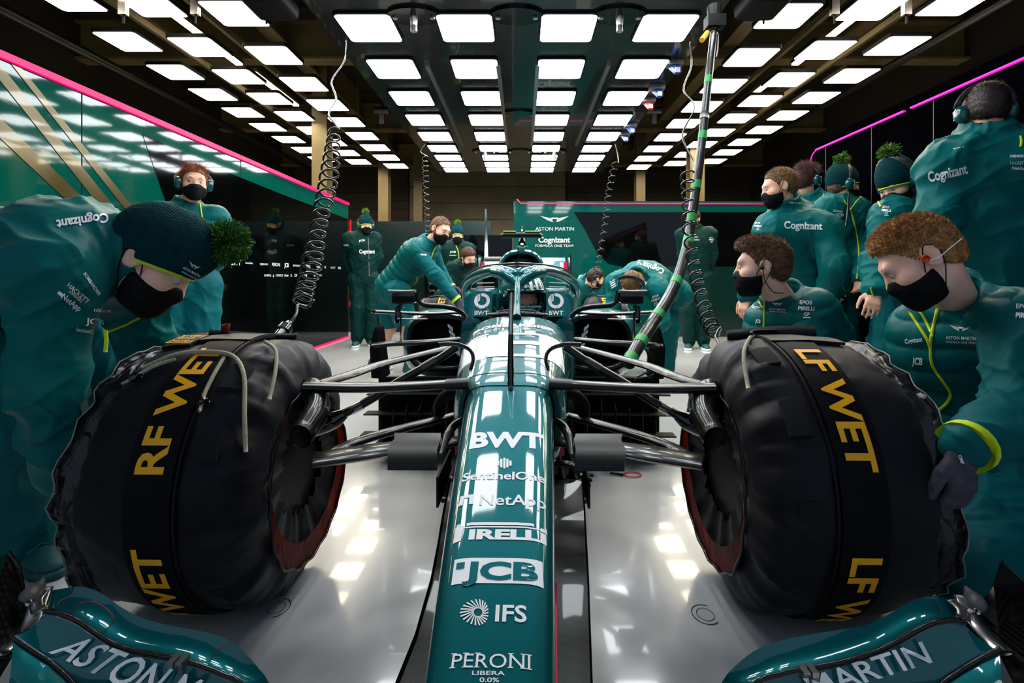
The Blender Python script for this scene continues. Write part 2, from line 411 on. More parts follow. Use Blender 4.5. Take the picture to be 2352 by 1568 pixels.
for r, Y in enumerate(rowsY):
    for c, X in enumerate((-1.12, -.41, .33, 1.04)):
        src = pA if r < 7 else pB
        l = src if id(src) not in first else copy_tree(src); first[id(src)] = 1
        l.location = (X, Y, cz)
        l['label'] = 'square white light, %s, %s column of central gantry' % (ORD[r - 2] + ' row from front' if r > 1 else ('nearest row above picture top', 'second row above picture top')[r], ('far left', 'inner left', 'inner right', 'far right')[c])
        l['group'] = 'lights of the central gantry'
pW = make_light(.195, .195, M_DIFFW); used = False
for side, cols in ((-1, ((-2.38, 3.04), (-3.09, 3.12), (-3.78, 3.17))), (1, ((2.19, 3.02), (2.90, 3.09), (3.59, 3.13)))):
    for c, (X, z) in enumerate(cols):
        for r in range(-1, 9):
            Y = 4.12 + .655 * r
            if r < 2: dz = .07 - .05 * max(r, 0)
            else: dz = .0
            l = copy_tree(pW) if used else pW; used = True
            l.location = (X, Y, z + dz)
            l['label'] = 'square warm light, %s, %s column of %s ceiling grid' % (ORD[r] + ' row from front' if r >= 0 else 'nearest row above picture top', ('inner', 'middle', 'outer')[c], 'left' if side < 0 else 'right')
            l['group'] = 'lights of the %s ceiling grid' % ('left' if side < 0 else 'right')
# central gantry slab
M_GANTRY = mat('gantry_carbon', (.006, .007, .009), .22, 0, .5, wave=(60, (.014, .014, .017), 'DIAGONAL'))
g = thing('light_gantry', 'long black ceiling gantry carrying four columns of white lights', 'gantry', (-.04, 5.9, cz))
MB().box((-1.42, -4.2, .02), (1.42, 2.68, .16)).build('gantry_panel', M_GANTRY, g)
for X in (-.78, -.17, .17, .78):
    mb = MB().box((X - .018, -1.63, -.004), (X + .018, .95, .02)); mb.build('rail', M_METAL, g)
for (X, Y) in ((-.72, -2.42), (0, -2.42), (.72, -2.42), (0, -.35), (-.5, 1.3), (0, 1.3), (.5, 1.3)):
    mb = MB().put(*loft([[(X + math.cos(a) * .19, Y + math.sin(a) * .12, z) for a in np.linspace(0, 2 * PI, 20, endpoint=False)] for z in (.0, .02)]))
    mb.tube([(X - .13, Y, -.012), (X - .13, Y, .0)], .018, 8, mi=1); mb.tube([(X + .13, Y, -.012), (X + .13, Y, .0)], .018, 8, mi=1)
    if X: mb.tube([(X, Y, 0), (X, Y, -.06), (X, Y, -.1)], [.03, .022, .024], 8, mi=1)
    mb.build('service_plate', None, g, mats=[M_GLOSSBLACK, M_METAL])
for k, (Y, red) in enumerate(((-1.66, 0), (-1.12, 0), (-.78, 1), (.05, 0), (.4, 0))):
    mb = MB().box((1.26, Y - .05, -.02), (1.40, Y + .05, .03), 0).tube([(1.33, Y + .02, -.01), (1.35, Y - .06, -.085)], [.04, .035], 10, mi=1).box((1.32, Y - .085, -.10), (1.36, Y - .07, -.06), 2)
    mb.build('power_socket', None, g, mats=[M_GREY, M_RED if red else mat('socket_blue', lin(25, 65, 150), .4, noise=(30, .05)), M_WHITE])
for sx in (-1, 1):
    for (X, Y) in ((2.0, 4.0), (2.57, 4.0), (3.15, 4.0), (1.86, 6.8)):
        b = thing('pipe_clamp', '%s metal pipe clamp hanging %s the gantry, %s' % (('left' if sx < 0 else 'right'), {2.0: 'nearest to', 2.57: 'second from', 3.15: 'third from', 1.86: 'at the far end beside'}[X], 'over the garage'), 'clamp', (sx * X - .06, Y, 3.12))
        MB().tube([(-.1, 0, .1), (.1, 0, .1)], .05, 12).build('pipe_stub', M_DARKMETAL, b, smooth=True, sharp=40)
        MB().box((-.03, -.02, -.08), (.03, .02, .14)).build('jaw', M_METAL, b)
        MB().tube([(0, 0, .1), (0, 0, 1.3 if Y > 4 else 1.3)], .02, 8).tube([(0, 0, -.08), (0, 0, -.15)], .01, 6).build('drop_rod', M_BLACK, b)
for sx in (-1, 1):
    for X in (2.75, 3.42):
        t = MB().box((sx * X - .02 - .06, 3.2, 3.24), (sx * X + .02 - .06, 9.8, 3.30)).tube([(sx * X - .06, 4.5, 3.3), (sx * X - .06, 4.5, ROOF_Z)], .01, 6).tube([(sx * X - .06, 8.5, 3.3), (sx * X - .06, 8.5, ROOF_Z)], .01, 6).build('light_rail', M_BEAM)
        tag(t, 'cream support rail of the %s ceiling grid, %s' % ('left' if sx < 0 else 'right', 'nearer the gantry' if X < 3 else 'farther from the gantry'), 'rail')
        for r in range(3):
            pass
    # fluorescent battens of the old lighting
    for (Y, z) in ((3.25, 3.3), (5.0, 3.32), (6.4, 3.35)):
        t = thing('batten_light', 'thin %s batten light above the %s grid, %s one' % ('warm', 'left' if sx < 0 else 'right', {3.25: 'nearest', 5.0: 'middle', 6.4: 'farthest'}[Y]), 'light', (sx * 3.1 - .06, Y, z))
        MB().box((-.035, -.55, -.02), (.035, .55, 0)).build('tube_cover', M_DIFFW, t); MB().box((-.04, -.57, 0), (.04, .57, .04)).build('housing', M_BEAM, t)
for sx, px, m in ((-1, 715, M_LIME), (1, 1650, M_YELLOW)):
    t = thing('lift_motor', 'black motor housing with a %s dot beside the %s front of the gantry' % (('lime', 'left') if sx < 0 else ('orange', 'right')), 'motor', (sx * 1.60 - .04, 3.22, 2.72))
    MB().put(*loft([superring(.14, .09, -.07, y, 0, 16, 5) for y in (-.12, .12)])).build('casing', M_BLACK, t, True, sharp=40)
    MB().tube([(sx * -.08, -.12, -.01), (sx * -.08, -.127, -.01)], .022, 14).build('dot', m, t)
# ------------------------------------------------------------------ the racing car (built in its own frame: x to the picture's right, y to the rear)
YAW = -.0145; CAR0 = Vector((-.06, 0, 0))
CAR = thing('racing_car', 'dark green open-wheel racing car standing in the middle of the garage, nose towards us', 'racing car', CAR0, YAW)
CARM_I = (Matrix.Translation(CAR0) @ Matrix.Rotation(YAW, 4, 'Z')).inverted()
def cp(px, py, Y): return CARM_I @ at(px, py, Y)
def mirror(P): return [Vector((-p[0], p[1], p[2])) for p in P]

NOSE = [  # y, half width, top, bottom, p
    (.34, .070, .195, .125, 3), (.40, .082, .222, .125, 3.2), (.50, .090, .262, .135, 3.6), (.62, .094, .308, .155, 4), (.71, .097, .341, .175, 4.4), (.85, .104, .396, .205, 4.8), (1.0, .111, .452, .240, 5),
    (1.15, .118, .510, .275, 5), (1.30, .124, .567, .305, 5), (1.40, .127, .605, .325, 5), (1.425, .128, .613, .33, 5)]
TUB = [(1.427, .133, .614, .33, 5), (1.45, .150, .622, .33, 4.2), (1.50, .170, .636, .33, 3.6), (1.60, .184, .652, .325, 3.4), (1.75, .203, .672, .32, 3.3), (1.92, .220, .694, .31, 3.2), (2.06, .232, .708, .30, 3.2), (2.2, .245, .722, .28, 3.0), (2.36, .262, .742, .26, 2.8)]
def prof(y, tab):
    ys = [t[0] for t in tab]; return [float(np.interp(y, ys, [t[k] for t in tab])) for k in range(1, 5)]
def top_z(x, y):
    tab = NOSE if y < 1.426 else TUB
    w, zt, zb, p = prof(y, tab); cz, hz = (zt + zb) / 2, (zt - zb) / 2
    return cz + hz * max(0, 1 - min(1, abs(x) / w) ** p) ** (1 / p)
def body_loft(tab, name, m, n=48, cap=True, sub=4):
    ys = []
    for a, b in zip(tab[:-1], tab[1:]):
        ys += list(np.linspace(a[0], b[0], sub, endpoint=False))
    ys.append(tab[-1][0])
    rings = []
    for y in ys:
        w, zt, zb, p = prof(y, tab); rings.append(superring(w, zt, zb, y, 0, n, p, 2.6))
    vs, fs = loft(rings, cap=cap); return add(name, vs, fs, m, CAR, True, sharp=50)
nose = body_loft(NOSE, 'nose_cone', M_GREEN)
tub = body_loft(TUB, 'chassis', M_GREEN, cap=False)
# nose lettering, laid on the curved top
def on_nose(yc, h, xc=0.0, lift=.0009, sx=1.0):
    def fn(u, v):
        y = yc - (.5 - v) * h      # letters read from the front: cap tops point to the rear
        x = xc + u * h * sx
        return Vector((x, y, top_z(x, y) + lift))
    return fn
def ypix(py):  # station whose top surface shows at this picture row
    lo, hi = .4, 2.3
    for _ in range(50):
        m = (lo + hi) / 2
        z = top_z(0, m)
        if CY + F_PX * (CAM_H - z) / m > py: lo = m
        else: hi = m
    return lo
def nose_text(s, py0, py1, width_px, bold=.015, cell=.2, xpx=None, m=M_WHITE, par=nose):
    ya, yb = ypix(py1), ypix(py0); yc = (ya + yb) / 2; h = yb - ya
    V, Fc, W = text2d(s, bold, cell); sx = width_px / F_PX * yc / (W * h)
    xc = 0 if xpx is None else cp(xpx, (py0 + py1) / 2, yc).x
    return letters('lettering', s, on_nose(yc, h, xc, .0009, sx), m, par, bold, cell)
nose_text('BWT', 992, 1026, 168, .045, xpx=1164)
nose_text('SentinelOne', 1083, 1101, 190, .022, xpx=1157)
nose_text('NetApp', 1135, 1160, 152, .012, xpx=1178)
nose_text('IRELLI', 1216, 1238, 178, .05, xpx=1166)
nose_text('IFS', 1388, 1427, 72, .02, xpx=1174)
nose_text('PERONI', 1500, 1534, 180, .0, xpx=1128)
_V, _F, _W = text2d('PERONI', .0, .2); _ya, _yb = ypix(1534), ypix(1500); _yc = (_ya + _yb) / 2; _h = _yb - _ya; _sx = 180 / F_PX * _yc / (_W * _h)
_fn = on_nose(_yc, _h, cp(1128, 1517, _yc).x, .0010, _sx); _sv, _sf = [], []
for k, ends in ((0, 'bl'), (1, 'bl'), (2, 'bl'), (4, 'bl'), (5, 'bl'), (4, 'tr')):
    x = text2d('PERONI'[:k + 1], .0, .2)[2] - text2d('PERONI'[k], .0, .2)[2]
    if ends == 'tr': x += text2d('N', .0, .2)[2] - .13
    for v0 in (0.0, .94):
        b = len(_sv); _sv += [_fn(xx - _W / 2, vv) for xx, vv in ((x - .10, v0), (x + .23, v0), (x + .23, v0 + .06), (x - .10, v0 + .06))]; _sf.append((b, b + 1, b + 2, b + 3))
add('lettering', _sv, _sf, M_WHITE, nose, False)
nose_text('LIBERA', 1541, 1551, 75, .012, xpx=1122)
nose_text('0.0%', 1556, 1567, 45, .012, xpx=1124)
def nose_px(px, py):
    y = ypix(py); p = cp(px, py, y); return Vector((p.x, y, top_z(p.x, y) + .0009))
def npoly(name, polys, m=M_WHITE, lift=0, par=nose, sub=6):
    vs, fs = [], []; NJ = 4
    for P in polys:   # quads given in picture px, subdivided so they hug the surface
        A, B, C_, D = [Vector((*p, 0)) for p in P]; b = len(vs)
        for i in range(sub + 1):
            for j in range(NJ + 1):
                q = A.lerp(B, i / sub).lerp(D.lerp(C_, i / sub), j / NJ); w = nose_px(q.x, q.y); w.z += lift; vs.append(w)
        for i in range(sub):
            for j in range(NJ):
                k = b + i * (NJ + 1) + j; fs.append((k, k + NJ + 1, k + NJ + 2, k + 1))
    return add(name, vs, fs, m, par, False)
# tyre maker's long-P bar and letters, digger maker's framed block, striped dome, square arch and sunburst marks
npoly('emblem', [((1050, 1200), (1254, 1200), (1256, 1206), (1048, 1206)), ((1062, 1209), (1240, 1209), (1240, 1212), (1062, 1212)), ((1046, 1206), (1066, 1206), (1058, 1240), (1040, 1242)), ((1242, 1206), (1256, 1206), (1257, 1214), (1240, 1214))])
fr = [((1044, 1283), (1246, 1283), (1248, 1288), (1042, 1288)), ((1037, 1334), (1248, 1334), (1248, 1340), (1036, 1340)), ((1042, 1288), (1052, 1288), (1044, 1334), (1037, 1334)), ((1243, 1288), (1248, 1288), (1249, 1334), (1244, 1334))]
npoly('emblem', [((1044, 1282), (1246, 1282), (1249, 1340), (1036, 1340))], sub=24)
def block_text():
    ya, yb = ypix(1331), ypix(1291); yc = (ya + yb) / 2; h = yb - ya
    V, Fc, W = text2d('JCB', .04, .2); sx = 172 / F_PX * yc / (W * h)
    return letters('lettering', 'JCB', on_nose(yc, h, cp(1150, 1310, yc).x, .0017, sx), M_GREEN, nose, .04, .2)
block_text()
npoly('emblem', [((1049, 1292), (1068, 1292), (1066, 1306), (1047, 1306))], M_GREEN, .0012)
for k in range(5):
    x0 = 1142 + k * 7; hh = [6, 10, 12, 10, 6][k]
    npoly('emblem', [((x0, 1064 - hh), (x0 + 5, 1064 - hh), (x0 + 5, 1064 + hh), (x0, 1064 + hh))], sub=2)
npoly('emblem', [((1057, 1135), (1088, 1135), (1087, 1142), (1056, 1142)), ((1056, 1142), (1066, 1142), (1063, 1157), (1052, 1157)), ((1078, 1142), (1087, 1142), (1087, 1157), (1077, 1157))], sub=3)
for k in range(22):
    a = 2 * PI * k / 22; b = a + .55
    p0 = (1098 + math.cos(b) * 10, 1407 + math.sin(b) * 9); p1 = (1097 + math.cos(a) * (33 - 8 * math.cos(a)), 1407 + math.sin(a) * 30)
    nx, ny = -math.sin(a) * 1.9, math.cos(a) * 1.9
    npoly('emblem', [((p0[0] - nx * .5, p0[1] - ny * .5), (p1[0] - nx, p1[1] - ny), (p1[0] + nx, p1[1] + ny), (p0[0] + nx * .5, p0[1] + ny * .5))], sub=3)
# pink pin line low on the nose sides
for sx in (-1, 1):
    P = []
    for y in np.linspace(.36, .98, 14):
        w, zt, zb, p = prof(y, NOSE); P.append(Vector((sx * (w + .001), y, (zt + zb) / 2 - .02)))
    v, f = tube(P, .0028, 6); add('pin_line', v, f, M_PINK, nose)
# seam, pitot tube on the nose top
v, f = tube([Vector((x, 1.426, top_z(x, 1.425) + .0008)) for x in np.linspace(-.115, .115, 13)], .0018, 5); add('panel_seam', v, f, M_BLACK, nose)
v, f = tube([Vector((x, 1.50, top_z(x, 1.5) + .0005)) for x in np.linspace(-.125, .125, 13)], .0012, 5); add('panel_seam', v, f, M_GREY, tub)
pt = MB().tube([cp(1173, 885, 1.415), cp(1173, 850, 1.43), cp(1173, 768, 1.46)], [.009, .010, .0072], 10, flat=(1, 1))
pt.tube([cp(1173, 768, 1.46), cp(1174, 700, 1.48), cp(1175, 672, 1.49)], [.0075, .0065, .004], 10, mi=1)
pt.build('pitot_tube', None, CAR, True, [M_GLOSSBLACK, M_METAL], 40)
MB().tube([cp(1173, 893, 1.40), cp(1173, 880, 1.42), cp(1173, 862, 1.44)], [.004, .011, .006], 10, flat=(.5, 1)).build('pitot_fairing', M_GREEN, CAR, True)
v, f = tube([cp(1190, 610, 2.48), cp(1190, 570, 2.48)], .002, 5); add('thin_antenna', v, f, M_BLACK, CAR)
# race number panel: big white digits on the chassis top, one raised eyelet
npoly('race_number', [((1066, 769), (1090, 769), (1086, 819), (1060, 819)), ((1122, 769), (1178, 769), (1178, 819), (1118, 819)), ((1178, 765), (1292, 765), (1294, 769), (1178, 769)), ((1178, 783), (1240, 783), (1240, 791), (1178, 791)), ((1178, 813), (1296, 813), (1297, 819), (1178, 819)), ((1238, 769), (1290, 769), (1297, 813), (1240, 813)), ((1090, 765), (1122, 765), (1122, 767), (1090, 767))], M_WHITE, .0008, tub, 10)
npoly('race_number_edge', [((1060, 763), (1118, 763), (1114, 821), (1050, 821))], mat('pale_grey_print', (.42, .44, .47), .35, noise=(20, .02)), -.0004, tub, 14)
MB().tube([cp(1253, 778, 2.0), cp(1253, 776, 2.0), cp(1253, 770, 2.0)], [.036, .024, .004], 16).build('eyelet_dome', M_WHITE, CAR, True)
nose_text('BOMBARDIER', 744, 750, 190, .04, .5, 1182, M_WHITE, tub)
nose_text('REFLEXXY', 753, 759, 190, .0, .5, 1182, mat('reflection_print', (.3, .38, .4), .3, noise=(20, .02)), tub)  # distorted reflection of lettering, painted on as faint letters
# hooped aero horns on both sides of the chassis
for sx in (-1, 1):
    P = [cp(*p) for p in ((1080, 852, 1.47), (1087, 828, 1.48), (1083, 808, 1.49), (1067, 796, 1.5), (1040, 790, 1.5), (1008, 791, 1.5))]
    if sx > 0: P = mirror(P)
    v, f = tube(spline(P, 6), .013, 10, flat=(.45, 1)); add('aero_horn', v, f, M_GLOSSBLACK, CAR)
    v, f = tube([p + Vector((0, -.004, .0125 * .45)) for p in spline(P, 6)[8:]], .0025, 6); add('horn_edge', v, f, M_GREY, CAR)

# cockpit surround
def slab(rings, name, m, par=CAR, **k):
    v, f = loft(rings); return add(name, v, f, m, par, True, sharp=40, **k)
for sx in (-1, 1):
    R = []
    for (y, xi, xo, zt, zb) in ((2.36, .205, .262, .742, .3), (2.5, .215, .285, .715, .25), (2.8, .20, .305, .70, .2), (2.86, .165, .315, .835, .2), (2.95, .15, .33, .855, .2), (3.4, .14, .345, .86, .2), (3.62, .06, .32, .84, .25)):
        R.append([Vector((sx * x, y, z)) for x, z in ((xi, zb), (xo, zb), (xo + .01, zt - .14), (xo, zt - .03), (xo - .03, zt), (xi + .02, zt), (xi, zt - .02))])
        if sx < 0: R[-1].reverse()
    slab(R, 'cockpit_side', M_GREEN)
    c = cp(1108, 694, 2.80); cx = -abs(c.x) if sx < 0 else abs(c.x)
    hp = MB().prism([(cx - .052, 2.735, .712), (cx - .052, 2.81, .85), (cx - .052, 2.87, .85), (cx - .052, 2.87, .712)], (.104, 0, 0)); hpo = hp.build('headrest_panel', mat('gloss_teal_panel', (.001, .13, .15), .5, 0, .05, spec=.1, noise=(30, .03)), CAR)
    ring = []
    for k in range(26):
        a0 = math.radians(100 - 340 * k / 26); a1 = math.radians(100 - 340 * (k + 1) / 26)
        ri = .018 if k < 20 else .012
        ring.append([(math.cos(a0) * .044, math.sin(a0) * .044), (math.cos(a1) * .044, math.sin(a1) * .044), (math.cos(a1) * (ri + .008), math.sin(a1) * (ri + .008)), (math.cos(a0) * (ri + .008), math.sin(a0) * (ri + .008))])
    ring.append([(-.03, .036), (-.012, .04), (-.012, 0), (-.03, 0)])
    poly_letters('emblem', ring, lambda u, v: Vector((cx + u, 2.731 + (.797 + v * .95 - .712) * .5435, .797 + v * .95)), M_WHITE, hpo)
    letters('lettering', 'BWT', lambda u, v: Vector((cx + u * .026, 2.731 + (.722 + v * .022 - .712) * .5435, .722 + v * .022)), M_WHITE, hpo, .03, None)
MB().box((-.25, 2.37, .12), (.25, 3.5, .16)).box((-.2, 3.3, .16), (.2, 3.42, .8)).build('cockpit_tub', M_BLACK, CAR)
MB().box((-.2, 2.37, .18), (.2, 2.39, .70)).build('dash_bulkhead', M_BLACK, CAR)
# windscreen strip round the cockpit front
vs, fs = [], []
A = np.linspace(-1, 1, 21)
for a in A:
    th = a * 1.0; x, y = math.sin(th) * .18, 2.57 - math.cos(th) * .20
    zb = .735; zt = .768 - .02 * abs(a)
    vs += [(x, y, zb), (x * 1.0, y + .02, zt), (x * .985, y + .024, zt), (x * .985, y + .004, zb)]
for i in range(20):
    for k in range(4): fs.append((i * 4 + k, i * 4 + (k + 1) % 4, i * 4 + 4 + (k + 1) % 4, i * 4 + 4 + k))
add('windscreen', vs, fs, mat('smoked_screen', (.008, .010, .012), .3, 0, 0, spec=.25, noise=(20, .05)), CAR)
for sx in (-1, 1):
    mb = MB()
    for k in range(4):
        x0 = sx * (.05 + .04 * k); mb.tube([(x0, 2.40 + .015 * k, .745), (x0 + sx * .025, 2.405 + .02 * k, .785), (x0 + sx * .045, 2.42 + .02 * k, .745)], .0015, 5)
    mb.build('screen_bracket', M_GREY, CAR)
# steering wheel top
MB().tube(spline([(-.13, 2.52, .70), (-.1, 2.52, .745), (0, 2.52, .755), (.1, 2.52, .745), (.13, 2.52, .70)], 5), .012, 8).build('steering_wheel', M_RUBBER, CAR, True)
# halo
H = [cp(*p) for p in ((1190, 634, 2.54), (1172, 628, 2.56), (1148, 622, 2.62), (1122, 624, 2.76), (1092, 635, 2.98), (1074, 650, 3.2), (1071, 670, 3.4), (1078, 695, 3.55))]
x00 = H[0].x
H = [Vector((p.x - x00 * max(0, 1 - i / 3), p.y, p.z)) for i, p in enumerate(H)]
left = spline(H, 6)
allp = left[::-1] + mirror(left[1:])
n = len(allp); rr = [.030 + .010 * math.exp(-((i - n / 2) / 7) ** 2) for i in range(n)]
mb = MB().tube(allp, rr, 14, flat=(1, 1.15))
mb.tube(spline([(0, 2.30, .735), (0, 2.36, .79), (0, 2.43, .86), (0, 2.50, .905), (0, 2.56, .93)], 5), [.026, .021, .019, .022, .034], 14, flat=(1.3, .85))
for sx in (-1, 1):
    P = [Vector((0, 2.47, .885)), Vector((sx * .03, 2.505, .915)), Vector((sx * .075, 2.55, .945)), Vector((sx * .13, 2.62, .955))]
    mb.tube(spline(P, 5), [.018, .028, .03, .026], 12)
    e = left[-1]; mb.tube([Vector((sx * abs(e.x), e.y, e.z)), Vector((sx * abs(e.x) * .95, e.y + .08, e.z - .10))], [.034, .04], 12)
mb.build('halo', M_GREEN, CAR, True, sharp=60)
v, f = loft([[Vector((sx * .12, 2.60, .962)) for sx in (-1, -.3, .3, 1)] + [Vector((sx * .12, 2.62, .975)) for sx in (1, .3, -.3, -1)], [Vector((sx * .04, 2.50, .945)) for sx in (-1, -.3, .3, 1)] + [Vector((sx * .04, 2.51, .955)) for sx in (1, .3, -.3, -1)]])
add('halo_gusset', v, f, M_GREEN, CAR)
for dz in (0, -.014):
    P = [cp(*p) for p in ((1064, 634, 3.22), (1090, 618, 2.98), (1130, 608, 2.72), (1190, 604, 2.52))]
    P = [Vector((p.x - x00 * (i / 3), p.y, p.z + dz)) for i, p in enumerate(P)]
    P = spline(P, 6); v, f = tube(P + mirror(P[:-1])[::-1], .005 if dz == 0 else .003, 6); add('halo_fin', v, f, M_CARBON, CAR)
# roll hoop, intake and engine cover
def arch(w, zt, zb, y, n=20, p=2.6): return superring(w, zt, zb, y, 0, 36, p, 5)
EC = [(3.50, .155, 1.115, .80), (3.54, .166, 1.128, .79), (3.70, .168, 1.128, .75), (4.0, .16, 1.10, .5), (4.5, .12, .98, .4), (5.1, .07, .74, .35), (5.5, .05, .55, .35)]
v, f = loft([arch(a[1], a[2], a[3], a[0]) for a in EC], cap=False); add('engine_cover', v, f, M_GREEN, CAR, sharp=60)
v, f = loft([arch(.155, 1.115, .80, 3.50), arch(.138, 1.095, .82, 3.495), arch(.134, 1.09, .825, 3.52)], cap=False); add('intake_lip', v, f, M_GREEN, CAR)
v, f = loft([arch(.136, 1.092, .822, 3.52), arch(.09, 1.02, .86, 4.2)], cap=True); add('intake_duct', v, f, M_BLACK, CAR)
for sx in (-1, 1): v, f = tube([(sx * .03, 3.53, 1.09), (sx * .055, 3.53, .83)], .007, 8); add('intake_strut', v, f, M_CARBONM, CAR)
# camera bar on the roll hoop
mb = MB().tube([cp(1199, 566, 3.55), cp(1199, 548, 3.56)], [.03, .022], 12, flat=(1, 1.4)); mb.build('camera_stalk', M_CARBON, CAR, True)
v, f = tube([cp(1151, 542, 3.5), cp(1158, 540, 3.5), cp(1239, 540, 3.5), cp(1245, 543, 3.5)], [.018, .026, .026, .018], 12, flat=(1.6, .8), up=(0, 1, 0)); add('camera_bar', v, f, M_CARBONM, CAR)
for a, b in ((1156, 1185), (1206, 1240)): v, f = tube([cp(a, 532, 3.49), cp(b, 532, 3.49)], .008, 8, flat=(3, .8), up=(0, 1, 0)); add('camera_stripe', v, f, M_LIME, CAR)
v, f = tube([cp(1199, 531, 3.49), cp(1199, 519, 3.49)], .006, 8); add('camera_pin', v, f, M_METAL, CAR)
v, f = tube([cp(1199, 562, 3.5), cp(1199, 559, 3.5)], .009, 10); add('status_lamp', v, f, mat('green_lamp', (.1, .9, .4), .3, emit=(.1, 1, .45), estr=12), CAR)
for px in (1189, 1193, 1206, 1210): v, f = tube([cp(px, 566, 3.5), cp(px, 563, 3.5)], .006, 8); add('hoop_bolt', v, f, M_METAL, CAR)
v, f = tube([cp(1112, 595, 3.7), cp(1152, 595, 3.7)], .02, 10, flat=(.9, 1)); add('side_camera', v, f, M_GREY, CAR)
# sidepods with dark intakes
for sx in (-1, 1):
    c0 = Vector((sx * .47, 0, 0))
    def pod(y, xi, xo, zt, zb, p=3): return [Vector((sx * ((xi + xo) / 2) + q.x, y, q.z)) for q in superring((xo - xi) / 2, zt, zb, y, 0, 32, p)]
    v, f = loft([pod(2.78, .24, .63, .72, .40), pod(2.82, .23, .66, .735, .37), pod(3.1, .22, .72, .74, .30), pod(3.6, .2, .72, .70, .2), (pod(4.2, .12, .58, .58, .15)), pod(4.9, .05, .35, .42, .12)], cap=False); add('sidepod', v, f, M_GREEN if True else 0, CAR, sharp=60)
    v, f = loft([pod(2.78, .24, .63, .72, .40), pod(2.77, .265, .61, .70, .42), pod(2.85, .27, .6, .69, .43)], cap=False); add('intake_lip', v, f, M_CARBON, CAR)
    v, f = loft([pod(2.83, .265, .605, .695, .425), pod(3.3, .32, .55, .65, .46)]); add('intake_duct', v, f, M_BLACK, CAR)
    # emblem on the chassis flank beside the intake
    fl = [(.0, .0), (.03, .12), (.06, .1), (.04, -.02)]
    mb = MB()
    for k in range(5): mb.put([Vector((sx * (.295 + .012 * k), 2.6 + .002 * k, .50 + .035 * k)), Vector((sx * (.295 + .012 * k), 2.6, .525 + .035 * k)), Vector((sx * (.345 + .006 * k), 2.6, .565 + .03 * k)), Vector((sx * (.345 + .006 * k), 2.6, .55 + .03 * k))], [(0, 1, 2, 3)])
    mb.build('flank_emblem', M_WHITE, CAR)
